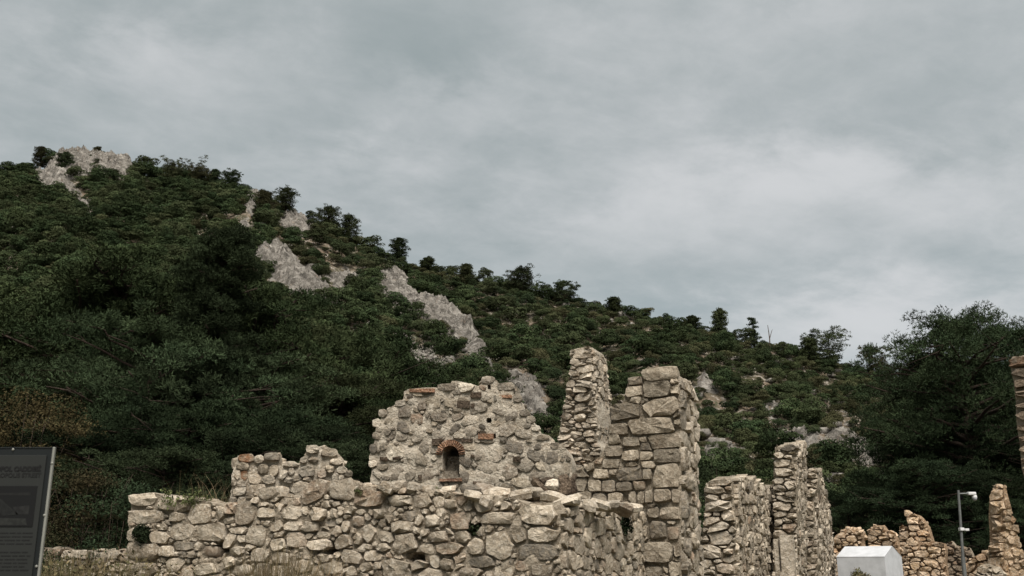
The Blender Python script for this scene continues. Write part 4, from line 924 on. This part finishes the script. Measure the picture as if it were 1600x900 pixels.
for a in [(300, 640, 29, 'A', 1.2), (400, 670, 28, 'C', 1.3), (215, 640, 30, 'C', 1.2), (480, 665, 29, 'A', 1.3), (560, 680, 32, 'C', 1.2), (345, 620, 32, 'B', 1.2), (150, 680, 27, 'C', 1.3), (440, 640, 33, 'C', 1.3), (260, 700, 25, 'A', 1.4), (520, 690, 27, 'C', 1.2)]:
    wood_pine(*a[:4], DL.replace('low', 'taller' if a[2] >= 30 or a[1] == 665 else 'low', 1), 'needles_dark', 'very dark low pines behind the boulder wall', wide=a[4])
# right-hand group
pr0 = at(1522, 700, 46.)
pine('tall spreading pine with forked reddish limbs at the right, topping the skyline', (pr0[0], 46., 0), pine_parts(531, H=12.6, Rm=4.6, base=.30, limbs=52, clumps=8, tufts=95, per=3, prof='round', needle=.13, lean=.3, csize=(.40, .85), flat=.9, side=.7, nw=.03, tr=.34), M['needles_mid'], rot=2.1)
pr1 = at(1590, 700, 50.)
pine('dark pine behind the brown tower wall at the right edge', (pr1[0], 50., 0), pine_parts(532, H=13.2, Rm=4.6, base=.22, limbs=56, clumps=8, tufts=100, per=3, prof='round', needle=.13, csize=(.42, .85), flat=.9, side=.7, nw=.03, tr=.3), M['needles_dark'], rot=.3)
for a, l in [((1440, 560, 58, 'C', .62), 'flat topped dark pine at the left shoulder of the right hand pines'), ((1466, 560, 52, 'A', .8), 'dark rounded pine left of the forked pine, below its crown'),
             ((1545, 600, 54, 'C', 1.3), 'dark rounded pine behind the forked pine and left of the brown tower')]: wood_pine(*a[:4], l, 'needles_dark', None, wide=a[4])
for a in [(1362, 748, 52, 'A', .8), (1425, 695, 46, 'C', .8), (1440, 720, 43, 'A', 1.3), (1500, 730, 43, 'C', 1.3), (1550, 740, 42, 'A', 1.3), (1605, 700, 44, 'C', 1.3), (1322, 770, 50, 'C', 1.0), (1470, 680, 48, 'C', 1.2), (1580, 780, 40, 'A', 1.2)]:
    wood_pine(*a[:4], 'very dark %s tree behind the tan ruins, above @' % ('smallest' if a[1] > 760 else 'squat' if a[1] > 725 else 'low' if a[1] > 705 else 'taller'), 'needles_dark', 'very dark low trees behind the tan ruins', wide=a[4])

# ---------- broad-leaved bushes at the left, brownish above the sign
def bush(label, u, v_top, Y, wr, seed, mat, n=5000, leaf=.12, group=None, twigs=10, cat='shrub', name='bush'):
    p = at(u, v_top, Y); H = p[2]; rs = np.random.default_rng(seed); e = empty(name, (p[0], Y, 0), label, cat, group)
    lobes = []
    for _ in range(22):
        a, r, z = rs.uniform(0, 6.28), wr * math.sqrt(rs.uniform(0, .8)), H * rs.uniform(.15, .92); q = wr * rs.uniform(.22, .42); r *= 1.1 - .55 * z / H
        lobes.append(((r * math.cos(a), r * math.sin(a), z), (q, q, q * .8)))
    n = int(n * 2.6); C, Nn = lobes_cloud(lobes, n, rs, .6); C[:, 2] = np.clip(C[:, 2], .05, None); V, Q = leaf_quads(C, Nn, np.full(n, leaf * .55), .5, rs); tn = np.repeat(np.clip(rs.normal(1, .25, n), .45, 1.7), 4)
    mesh_obj('foliage', V, Q, M[mat], e, tone=np.stack([tn, tn * 0, tn * 0], 1)); st = []
    for _ in range(twigs):
        a = rs.uniform(0, 6.28); r = wr * rs.uniform(.3, .9); z = H * rs.uniform(.7, 1.02); q = np.array([r * math.cos(a), r * math.sin(a), z]); st.append(tube_vf([(0, 0, 0), q * .5 + rs.normal(0, .15, 3), q], [.009, .007, .004], 5))
    mesh_obj('stems', *join_vf(st), M['bark'], e, smooth=True, tone=(1.3, 0, 0)); return e
bush('brownish olive bush just above the information sign', 50, 612, 26, 2.2, 601, 'olive', 7000, .13)
bush('brownish bush at the far left edge, beside the sign', -30, 625, 25, 2.0, 602, 'olive', 6000, .13)
bush('thin brownish bush right of the sign, with pale bare twigs', 125, 620, 28, 1.9, 603, 'olive', 5000, .12, twigs=16)
bush('low olive bush between the sign and the end of the boulder wall', 120, 735, 22, 1.5, 604, 'scrub_brown', 5000, .10, twigs=16)
bush('dark bush close behind the left end of the boulder wall', 190, 740, 22, 1.6, 605, 'needles_dark', 5000, .11)
bush('dark bush behind the sign, low at the left', 30, 730, 21, 1.6, 606, 'needles_dark', 5000, .11)
bush('reddish brown bare bush in the gap behind the tall narrow cross wall', 1196, 745, 34, 1.6, 607, 'scrub_brown', 3500, .12)
bush('dark shrub in the gap right of the blocky tower', 1100, 720, 33, 1.5, 608, 'needles_dark', 4000, .13)

# ---------- trees that stand out on the skyline
def skyline_tree(label, u, v_top, v_base, w_px, seed, prof='round', mat='maquis', dense=1.3):
    h = None
    for dv in range(0, 60, 2):
        h = hill_hit(u, v_base + dv)
        if h is not None: break
    Y = h[1]; zt = at(u, v_top, Y)[2]; H = max(1.5, zt - h[2] + .2); Rm = w_px / FPX * Y / 2 * .95
    k = max(.25, H / 7)
    pine(label, (h[0], Y, h[2] - .2), pine_parts(seed, H=H, Rm=Rm, base=.12, limbs=int(30 * dense) + 6, clumps=5, tufts=22, prof=prof, needle=.22, csize=(.45 * k + .1, .75 * k + .12), per=3, nw=.085, tr=.03 * H), M[mat])
for k, a in enumerate([('small dark tree on the skyline left of the rocky summit', 62, 231, 262, 24), ('dark bush clinging to the left flank of the rocky summit', 100, 240, 270, 26), ('tiny lone bush on top of the rocky summit', 151, 231, 246, 10),
    ('first flat crowned pine along the ridge right of the summit', 268, 257, 292, 40, 'umbrella'), ('second flat crowned pine along the ridge, beside the first', 308, 262, 296, 40, 'umbrella'), ('slim pine in the middle of the ridge row of flat crowns', 334, 266, 298, 16), ('flat crowned pine at the right end of the ridge row', 360, 273, 300, 30, 'umbrella'),
    ('pine with a windswept top above the pale ridge rock', 446, 295, 338, 34), ('rounded pine hiding the ridge below the windswept one', 412, 300, 336, 30), ('bushy tree on the ridge halfway between the summit and the lone round tree', 512, 325, 366, 42), ('short ridge tree leaning over the slope', 545, 338, 382, 30), ('small ridge tree with two tufts', 622, 374, 412, 28),
    ('small ridge shrub left of the lone round tree', 668, 404, 434, 26), ('low ridge shrub with a ragged top', 728, 414, 450, 24), ('lone round crowned tree standing clear on the ridge above the gable wall', 813, 421, 468, 50, 'round', 'maquis', 1.8), ('small shrub right of the lone round tree', 880, 442, 476, 40), ('dark shrub by the small pale ridge rock', 960, 466, 494, 22),
    ('upright tree with a curled top on the right part of the ridge', 1126, 485, 536, 24), ('short dark shrub on the right ridge', 1082, 495, 524, 22), ('broad open crowned tree at the right end of the ridge', 1298, 523, 580, 62, 'umbrella'), ('dark shrub on the ridge left of the broad open tree', 1268, 530, 572, 30), ('dark flat tree where the ridge meets the right hand pines', 1372, 548, 600, 44, 'umbrella')]):
    skyline_tree(*a[:5], 700 + k, *(a[5:] or ()))
skyline_tree('thin sparse tree with one leaning tuft on the right ridge', 1179, 499, 545, 14, 760, 'umbrella', 'needles', .2)
# bare snag
h = hill_hit(1203, 552); hh = at(1203, 508, h[1])[2] - h[2]; e = empty('dead_tree', tuple(h), 'bare dead snag on the right ridge, no leaves', 'dead tree')
mesh_obj('trunk', *tube_vf([(0, 0, -.3), (.15, 0, hh * .5), (-.05, 0, hh)], [.16, .11, .05], 6), M['bark'], e, tone=(1.6, 0, 0)); mesh_obj('branch', *tube_vf([(.15, 0, hh * .5), (.7, 0, hh * .8), (.9, .1, hh * .85)], [.08, .05, .03], 5), M['bark'], e, tone=(1.6, 0, 0)); mesh_obj('branch', *tube_vf([(0, 0, hh * .3), (-1.2, 0, hh * .25), (-1.9, .1, hh * .05)], [.1, .07, .04], 5), M['bark'], e, tone=(1.6, 0, 0))

# ================================================================== SMALL THINGS
def simple_mat(name, col, rough=.5, metal=0., bump=None, var=.15, scale=12., col2=None):
    m, t = new_mat(name); P = t.add('ShaderNodeNewGeometry').outputs['Position']; n_ = t.noise(P, scale, 6, .65)
    c = t.mix(t.step(n_, .35, .68), col, col2 or tuple(x * (1 - var) for x in col))
    b = t.add('ShaderNodeBsdfPrincipled', {'Base Color': c, 'Roughness': rough, 'Metallic': metal, 'Specular IOR Level': .3})
    if bump: t.link(t.add('ShaderNodeBump', {'Height': n_, 'Strength': bump, 'Distance': .01}).outputs[0], b.inputs['Normal'])
    t.link(b.outputs[0], t.add('ShaderNodeOutputMaterial').inputs[0]); return m
M['panel'] = simple_mat('sign_panel_print', (.0105, .0118, .0102), .65, var=.2, scale=3)
M['frame'] = simple_mat('sign_dark_border', (.0045, .0062, .0062), .5)
M['edge'] = simple_mat('brushed_edge_strip', (.20, .20, .175), .5, .2)
M['ink'] = simple_mat('black_ink', (.0012, .0013, .0012), .8)
M['ink2'] = simple_mat('grey_ink', (.0035, .0038, .0035), .8)
M['photo'] = simple_mat('printed_photo', (.0018, .0018, .0018), .5)
M['steel'] = simple_mat('galvanised_steel', (.13, .135, .13), .6, .4, var=.3, scale=5)
M['whiteplastic'] = simple_mat('white_plastic', (.50, .50, .49), .5)
M['smoked'] = simple_mat('smoked_dome', (.25, .26, .27), .15)
M['whitewash'] = simple_mat('white_painted_panel', (.40, .41, .42), .85, bump=.4, scale=2.6, col2=(.32, .33, .335))
# ---------- information sign, close to the camera at the left
SY = 3.2
tr_ = at(88, 700, SY); xr, zt = tr_[0], tr_[2]
Wd = .86; sg = empty('information_sign', (xr - Wd / 2, SY, 0), 'dark information sign with a printed ruin photograph and light metal edge, close at the left', 'sign')
def sx_(u, v): return at(u, v, SY - .02)[0] - (xr - Wd / 2), at(u, v, SY - .02)[2]
bevel_box('panel', -Wd / 2, Wd / 2 - .006, -.012, .012, .95, zt - .003, M['frame'], sg, .003)
bevel_box('edge_strip', Wd / 2 - .0055, Wd / 2 + .002, -.0145, -.004, .95, zt + .002, M['edge'], sg, .002)
bevel_box('top_strip', -Wd / 2, Wd / 2 - .0065, -.014, .014, zt - .003, zt + .001, M['frame'], sg, .001)
fx, fz = sx_(72, 711)
bevel_box('print_sheet', -fx, fx, -.0165, -.012, 1.02, fz, M['panel'], sg, .001)
for s_ in (-1, 1): bevel_box('post', s_ * .30 - .025, s_ * .30 + .025, .013, .063, 0, zt - .12, M['frame'], sg, .004)
def text(name, body, size, right_x, z, mat, bold=0.0, y=-.0172):
    cu = bpy.data.curves.new(name, 'FONT'); cu.body = body; cu.size = size; cu.align_x = 'RIGHT'; cu.offset = bold; cu.extrude = .0003
    ob = bpy.data.objects.new('lettering_source', cu); COL.objects.link(ob); bpy.context.view_layer.update(); me = bpy.data.meshes.new_from_object(ob); bpy.data.objects.remove(ob)
    o = bpy.data.objects.new(name, me); COL.objects.link(o); me.materials.append(mat); o.parent = sg; o.location = (right_x, y, z); o.rotation_euler = (R(90), 0, 0); return o
tx_, tz_ = sx_(63, 736); _, tz0 = sx_(63, 726.5)
text('title_lettering', 'NEKROPOL CADDESİ', (tz0 - tz_) / .95, tx_, tz_, M['ink'], .0014)
tx2, tz2 = sx_(63, 745.5); text('subtitle_lettering', 'NECROPOLIS STREET', (tz0 - tz_) / 1.02, tx2, tz2, M['ink2'], .0005)
a, b = sx_(59, 759); a2, b2 = sx_(54, 823)
bevel_box('photograph_print', -.30, a - .002, -.0182, -.0165, b2, b, M['photo'], sg, .0004)
ph = [c for c in sg.children if c.name.startswith('photograph_print')][0]
# shapes in the printed photograph: pale stone blocks and a slanting column, as flat print
for pts, col in [([(-.05, .2), (.3, .35), (.62, .30), (.62, .22), (.2, .2)], (.018, .015, .012)), ([(.0, .5), (.5, .56), (.52, .46), (.0, .42)], (.015, .012, .010)), ([(.48, .75), (.62, .8), (.86, .3), (.72, .26)], (.02, .021, .019)), ([(.3, .16), (.5, .22), (.93, .20), (.95, .04), (.2, .03)], (.034, .036, .031)), ([(.66, .82), (.95, .84), (.95, .76), (.66, .76)], (.018, .018, .016)), ([(.8, .48), (.95, .52), (.95, .3), (.84, .3)], (.028, .028, .026)), ([(.0, .72), (.4, .76), (.42, .68), (.0, .64)], (.014, .013, .011)), ([(.02, .92), (.5, .95), (.5, .84), (.02, .86)], (.009, .010, .009))]:
    k = simple_mat('printed_tone', tuple(x * .42 for x in col), .5, var=.6, scale=60); w_, h_ = .34, b - b2; x0 = a - .002 - w_
    mesh_obj('printed_shape', [(x0 + p[0] * w_, -.0186, b2 + p[1] * h_) for p in pts], [tuple(range(len(pts)))], k, ph)
# two blocks of small print, unreadable at this distance
rr_ = random.Random(3); PV = []
for v0, n_ in ((832, 4), (862, 6)):
    for i in range(n_):
        xe, z = sx_(51.5 - .13 * (v0 + i * 5.6 - 832), v0 + i * 5.6); x = -.34
        while x < xe - .01:
            w_ = rr_.uniform(.012, .035); x1 = min(x + w_, xe); PV.append(([(x, -.0171, z - .0036), (x1, -.0171, z - .0036), (x1, -.0171, z), (x, -.0171, z)], [(0, 1, 2, 3)])); x = x1 + .004
tag(mesh_obj('small_print', *join_vf(PV), M['ink2'], sg), kind='stuff')
bm_ = bmesh.new(); bmesh.ops.create_icosphere(bm_, subdivisions=2, radius=.0042); bme = bpy.data.meshes.new('bolt'); bm_.to_mesh(bme); bm_.free(); bme.materials.append(M['edge'])
for (u, v) in [(19, 702), (80, 723.5), (68, 805), (55.5, 885)]:
    x, z = sx_(u, v); o = bpy.data.objects.new('bolt', bme); COL.objects.link(o); o.parent = sg; o.location = (x, -.0145, z); o.scale = (1, .6, 1)

# ---------- camera pole
CY = 28.0; b0 = at(1506, 900, CY); t0 = at(1497.3, 766, CY)
cp = empty('camera_pole', (b0[0], CY, 0), 'slim grey steel pole with a white dome camera on its arm, before the tan ruins', 'camera pole')
ox = b0[0]; topx = t0[0] - ox
def lx(u, v): q = at(u, v, CY); return (q[0] - ox, 0, q[2])
mesh_obj('pole', *tube_vf([(0, 0, 0), lx(1504.5, 870)], [.055, .055], 12), M['steel'], cp, smooth=True, sharp=40)
mesh_obj('upper_pole', *tube_vf([lx(1504.6, 871), lx(1497.3, 766)], [.038, .034], 12), M['steel'], cp, smooth=True, sharp=40)
arm = mesh_obj('arm', *tube_vf([lx(1498, 771.5), lx(1516, 771)], [.021, .021], 8), M['steel'], cp, smooth=True, sharp=40)
h0, h1 = lx(1512, 773.5), lx(1523.5, 768.8)
bevel_box('camera_housing', h0[0], h1[0], -.07, .07, h0[2], h1[2], M['whiteplastic'], cp, .02)
c_ = lx(1522.6, 776.5); bm_ = bmesh.new(); bmesh.ops.create_uvsphere(bm_, u_segments=16, v_segments=10, radius=.085); me = bpy.data.meshes.new('dome'); bm_.to_mesh(me); bm_.free(); me.materials.append(M['whiteplastic']); me.polygons.foreach_set('use_smooth', np.ones(len(me.polygons), bool))
dm = bpy.data.objects.new('dome_camera', me); COL.objects.link(dm); dm.parent = cp; dm.location = c_; dm.scale = (.8, .8, 1.0)
me2 = me.copy(); me2.materials.clear(); me2.materials.append(M['smoked']); o = bpy.data.objects.new('dome_window', me2); COL.objects.link(o); o.parent = dm; o.location = (0, -.012, -.035); o.scale = (.86, .9, .82)
q = lx(1499.2, 777.5); bevel_box('junction_box', q[0] + .02, q[0] + .08, -.06, .05, q[2] - .07, q[2] + .06, M['brick'], cp, .01)
q0, q1 = lx(1500, 826.6), lx(1511, 827.8); mesh_obj('bracket', *tube_vf([q0, q1], [.03, .022], 8), M['whiteplastic'], cp, smooth=True, sharp=40)
bevel_box('clamp', q0[0] - .02, q0[0] + .09, -.075, .075, q0[2] - .045, q0[2] + .035, M['whiteplastic'], cp, .012)
q = lx(1510, 827.6); bevel_box('floodlight', q[0] - .05, q[0] + .06, -.05, .05, q[2] - .035, q[2] + .03, M['whiteplastic'], cp, .012)
# ---------- white hut: pitched lid over plain white walls
yw = R(-40); hc = at(1382, 870, 30.); LX = np.array([math.cos(yw), math.sin(yw), 0]); LY = np.array([-math.sin(yw), math.cos(yw), 0]); HL, HW = 1.44, 1.41
hb = np.array([hc[0], hc[1], 0.]) - LX * HL / 2 + LY * HW / 2; ez_ = hc[2]; hz = at(1392, 853.5, 30.3)[2]
hu = empty('hut', tuple(hb), 'small white painted hut with a pitched roof, in front of the tan ruins', 'hut')
def hp(x, y, z): return tuple(LX * x + LY * y + np.array([0, 0, z]))
l2, dy = HL / 2, HW / 2
prof_ = [(-dy, -.02), (-dy, ez_), (0, hz), (dy, ez_), (dy, -.02)]
V = [hp(-l2, y, z) for y, z in prof_] + [hp(l2, y, z) for y, z in prof_]
mesh_obj('walls', V, [(0, 1, 2, 3, 4), (9, 8, 7, 6, 5), (0, 5, 6, 1), (3, 8, 9, 4), (1, 6, 7, 2), (2, 7, 8, 3)], M['whitewash'], hu)
for sgn in (-1, 1):
    V = [hp(x, y, z) for x in (-l2 - .004, l2 + .004) for (y, z) in ((sgn * (dy + .004), ez_ - .004), (sgn * .003, hz + .003), (sgn * .003, hz + .012), (sgn * (dy + .006), ez_ + .008))]
    mesh_obj('roof_panel', V, [(0, 1, 2, 3), (7, 6, 5, 4), (0, 4, 5, 1), (1, 5, 6, 2), (2, 6, 7, 3), (3, 7, 4, 0)], M['whitewash'], hu)
# ---------- weathered wood on the boulder wall, against the gable
def wood(label, pts, rads, seed, br=()):
    rs = np.random.default_rng(seed); base = pts[0]; e = empty('driftwood_log', tuple(base), label, 'log')
    P0 = [np.asarray(p) - base for p in pts]; ts = np.linspace(0, len(P0) - 1, 9); Q = [np.array([np.interp(t_, range(len(P0)), [p[i] for p in P0]) for i in range(3)]) + rs.normal(0, .012, 3) for t_ in ts]
    V, Fs = tube_vf(Q, list(np.interp(ts, range(len(rads)), rads)), 11); V = np.array(V)
    for k in range(11): V[k::11] += rs.normal(0, .018, 3); V[k::11] *= 1 + rs.normal(0, .05)
    V += rs.normal(0, .007, V.shape); mesh_obj('trunk', V, Fs, M['deadwood'], e, smooth=True, tone=(1, .1, .1), sharp=30)
    for b in br: mesh_obj('branch', *tube_vf([np.asarray(p) - base for p in b[0]], b[1], 7), M['deadwood'], e, tone=(.8, .3, .4))
wood('upright splintered driftwood stump with a dark side branch, on the boulder wall', [at(882, 778, 14.9), at(884, 762, 14.9), at(886, 747, 14.95)], [.11, .09, .085], 1, [([at(886, 756, 14.95), at(895, 750, 15.0), at(900, 741, 15.05)], [.05, .05, .02]), ([at(893, 778, 15.), at(896, 766, 15.), at(893, 752, 15.)], [.05, .07, .05])])
wood('short hollow driftwood log leaning left on the boulder wall', [at(860, 776, 14.75), at(849, 765, 14.8), at(838, 754, 14.85)], [.045, .07, .085], 2, [([at(846, 753, 15.05), at(856, 752, 15.05), at(866, 748, 15.05)], [.05, .07, .03]), ([at(855, 757, 15.05), at(858, 768, 15.0)], [.06, .04])])
p = at(864, 760, 15.0); w_ = .2; V, Fs = ROCKS[4]; o = mesh_obj('boulder', V * np.array([.13, .1, .11]), Fs, M['pale'], None, tuple(p), True, (1.35, 0, 0), 35); tag(o, 'white stone wedged between the two driftwood pieces', 'stone')

# ---------- weeds and dry grass
def stalks(name, label, cat, u, v_top, Y, n, spread, seed, mat, h0=.0, leafy=0, wid=.012, lean=.12, mat2=None, z0=None, group=None):
    rs = np.random.default_rng(seed); p = at(u, v_top, Y); zb = z0 if z0 is not None else 0.; H = p[2] - zb; e = empty(name, (p[0], Y, zb), label, cat, group); V = []; Q = []; LV = []; T = []
    C = []; NN = []
    for i in range(n):
        b = np.array([rs.normal(0, spread), rs.normal(0, spread * .6), 0]); h = H * rs.uniform(.55, 1.0); d = rs.normal(0, lean, 2) * h; k = len(V); a = rs.uniform(0, 3.14); w = np.array([math.cos(a), math.sin(a), 0]) * wid
        for j in range(4):
            f = j / 3; c = b + np.array([d[0] * f * f, d[1] * f * f, h * f]); V += [c - w * (1 - f * .8), c + w * (1 - f * .8)]
            if leafy and j > 0:
                for _ in range(leafy): C.append(c + rs.normal(0, .035, 3) - np.array([0, 0, rs.uniform(0, h / 3)])); NN.append(rs.normal(0, 1, 3))
        for j in range(3): Q.append((k + 2 * j, k + 2 * j + 1, k + 2 * j + 3, k + 2 * j + 2))
        T += [rs.uniform(.6, 1.4)] * 8
    T = np.array(T); mesh_obj('stems', np.array(V), np.array(Q), M[mat], e, tone=np.stack([T, T * 0, T * 0], 1))
    if leafy:
        V2, Q2 = leaf_quads(np.array(C), np.array(NN), np.full(len(C), .06), .4, rs); tt = np.repeat(np.clip(rs.normal(1, .25, len(C)), .5, 1.6), 4); mesh_obj('leaves', V2, Q2, M[mat2 or mat], e, tone=np.stack([tt, tt * 0, tt * 0], 1))
    return e
stalks('grass_tuft', 'tall dry grass clump in front of the middle of the boulder wall, left', 'grass', 440, 844, 11.6, 900, .20, 1, 'drygrass', wid=.006, lean=.10)
stalks('grass_tuft', 'dry grass mixed with green, right beside the tall dry clump', 'grass', 480, 866, 11.8, 500, .2, 2, 'drygrass', wid=.006, lean=.12)
stalks('grass_tuft', 'low dry grass left of the tall dry clump', 'grass', 405, 872, 11.5, 500, .18, 3, 'drygrass', wid=.006, lean=.12)
for k, (u, v, Y, n) in enumerate([(100, 858, 11, 900), (140, 856, 12, 900), (180, 863, 12.4, 800), (215, 872, 12.2, 500), (260, 884, 12.2, 400), (75, 872, 10, 500)]):
    stalks('grass_tuft', ['reddish dry grass right beside the sign', 'dry grass in front of the low far wall', 'dry grass left of the foot of the boulder wall', 'dry grass at the left foot of the boulder wall', 'sparse grass before the boulder wall, right of its left foot', 'grass half hidden behind the sign edge'][k], 'grass', u, v, Y, n, .22, 10 + k, 'drygrass' if k % 2 else 'weed_dark', wid=.005, lean=.16, leafy=1, mat2='weed_dark')
zt_ = at(300, 782, 15.8)[2]
for k, (u, v, sp) in enumerate([(259, 757, .03), (270, 760, .04), (292, 768, .12), (308, 766, .12), (322, 766, .04)]):
    stalks('weed', ['leafy green weed standing left on top of the boulder wall', 'second leafy weed on the boulder wall, right of the tallest', 'spreading bright green weeds on top of the boulder wall', 'bright green weeds on the boulder wall before the dead twigs', 'small upright weed on the boulder wall, nearest the wall stub'][k], 'weed', u, v, 16.3, [4, 4, 10, 9, 3][k], sp, 30 + k, 'weed', leafy=4, wid=.005, z0=zt_ - .05)
for k, (u, v) in enumerate([(300, 728), (325, 736), (350, 740)]): stalks('dead_weed', ['tall dead twigs above the green weeds', 'branching dead twigs right of the tallest ones', 'thin dead twigs close by the wall stub'][k], 'twigs', u, v, 16.8, 16, .14, 40 + k, 'drygrass', wid=.0028, lean=.42, z0=zt_ - .1)
def tuft(label, u, v, Y, r, seed, mat, n=900, leaf=.05, squash=1.):
    rs = np.random.default_rng(seed); p = at(u, v, Y); C, Nn = lobes_cloud([((0, 0, 0), (r, r * .6, r * squash)), ((r * .4, 0, -r * .4), (r * .7, r * .5, r * .6)), ((-r * .3, 0, r * .2), (r * .6, r * .5, r * .5))], n, rs, .5); C[:, 2] -= rs.random(n) * r * .5; V, Q = leaf_quads(C, Nn, np.full(n, leaf), .5, rs)
    tn = np.repeat(np.clip(rs.normal(1, .25, n), .5, 1.6), 4); tag(mesh_obj('wall_plant', V, Q, M[mat], None, tuple(p), tone=np.stack([tn, tn * 0, tn * 0], 1)), label, 'plant')
def on_face(f, u, v, d): q = f.sz(u, v); return f.P(q[0], q[1], d)
pt = on_face(fa, 221, 832, .12); tuft('round dark green bush growing out of the left end of the boulder wall', 221, 832, pt[1], .15, 1, 'needles_dark', 1300, .045)
pt = on_face(fs, 972, 816, .10); tuft('small dark tuft growing high on the return wall, below the tower', 972, 818, pt[1], .17, 2, 'needles_dark', 700, .05, 1.3)
pt = on_face(fa, 742, 826, -.02); tuft('small dark weed in a gap between boulders, below the cap stones', 742, 826, pt[1], .10, 3, 'needles_dark', 300, .04, 1.2)
for k, (u, v) in enumerate([(683, 766), (762, 770), (560, 768)]): tuft(['tiny green weed on the rubble under the window', 'tiny green weed among rubble right of the window', 'little green weed behind the two biggest cap boulders'][k], u, v, 15.1, .07, 4 + k, 'weed', 120, .03)
tuft('brown dry shrub top in front of the white hut', 1345, 899, 27.5, .30, 9, 'drygrass', 1200, .05, .35)
# ---------- low far wall at the left, between the sign and the boulder wall
wlow = Wall('ruined_wall', 'long low pale rubble wall in the grass between the sign and the boulder wall', 'wall', (-8.5, 21, 0)); flow = Face(-8.5, 21, R(-6))
plow = flow.poly([(-60, 905), (-58, 862), (20, 858), (90, 857), (130, 861), (170, 858), (215, 860), (216, 905)]); core(wlow, flow, jag(plow, .04, .4), .8, M['core_pale'], recess=.08, amp=.07, cell=.15)
masonry(wlow, flow, jag(plow, .04, .4), (), classes=CLF, aspect=(1.1, 2.2), capx=1.4, joint=.012, prot=(.05, .15), depth=.2, mat=M['pale'], seed=131); caps(wlow, flow, plow, .7, M['pale'], size=(.16, .36), step=.3, seed=132, zmin=1.2, rows=2); wlow.finish()
# ---------- grass cover on the ground in front of the walls
rs = np.random.default_rng(77); n = 16000; gx_ = rs.uniform(-11, 6, n); gy_ = rs.uniform(7, 13.2, n); V = []; hgt = rs.uniform(.15, .5, n); an = rs.uniform(0, 3.14, n); wx, wy = np.cos(an) * .008, np.sin(an) * .008; dx, dy_ = rs.normal(0, .08, n), rs.normal(0, .08, n)
V = np.stack([np.stack([gx_ - wx, gy_ - wy, gx_ * 0], -1), np.stack([gx_ + wx, gy_ + wy, gx_ * 0], -1), np.stack([gx_ + dx, gy_ + dy_, hgt], -1)], 1).reshape(-1, 3)
tn = np.repeat(rs.uniform(.6, 1.3, n), 3); tag(mesh_obj('grass', V, np.arange(3 * n).reshape(n, 3), M['drygrass'], tone=np.stack([tn, tn * 0, tn * 0], 1)), 'dry grass on the ground before the walls', 'grass', kind='stuff')
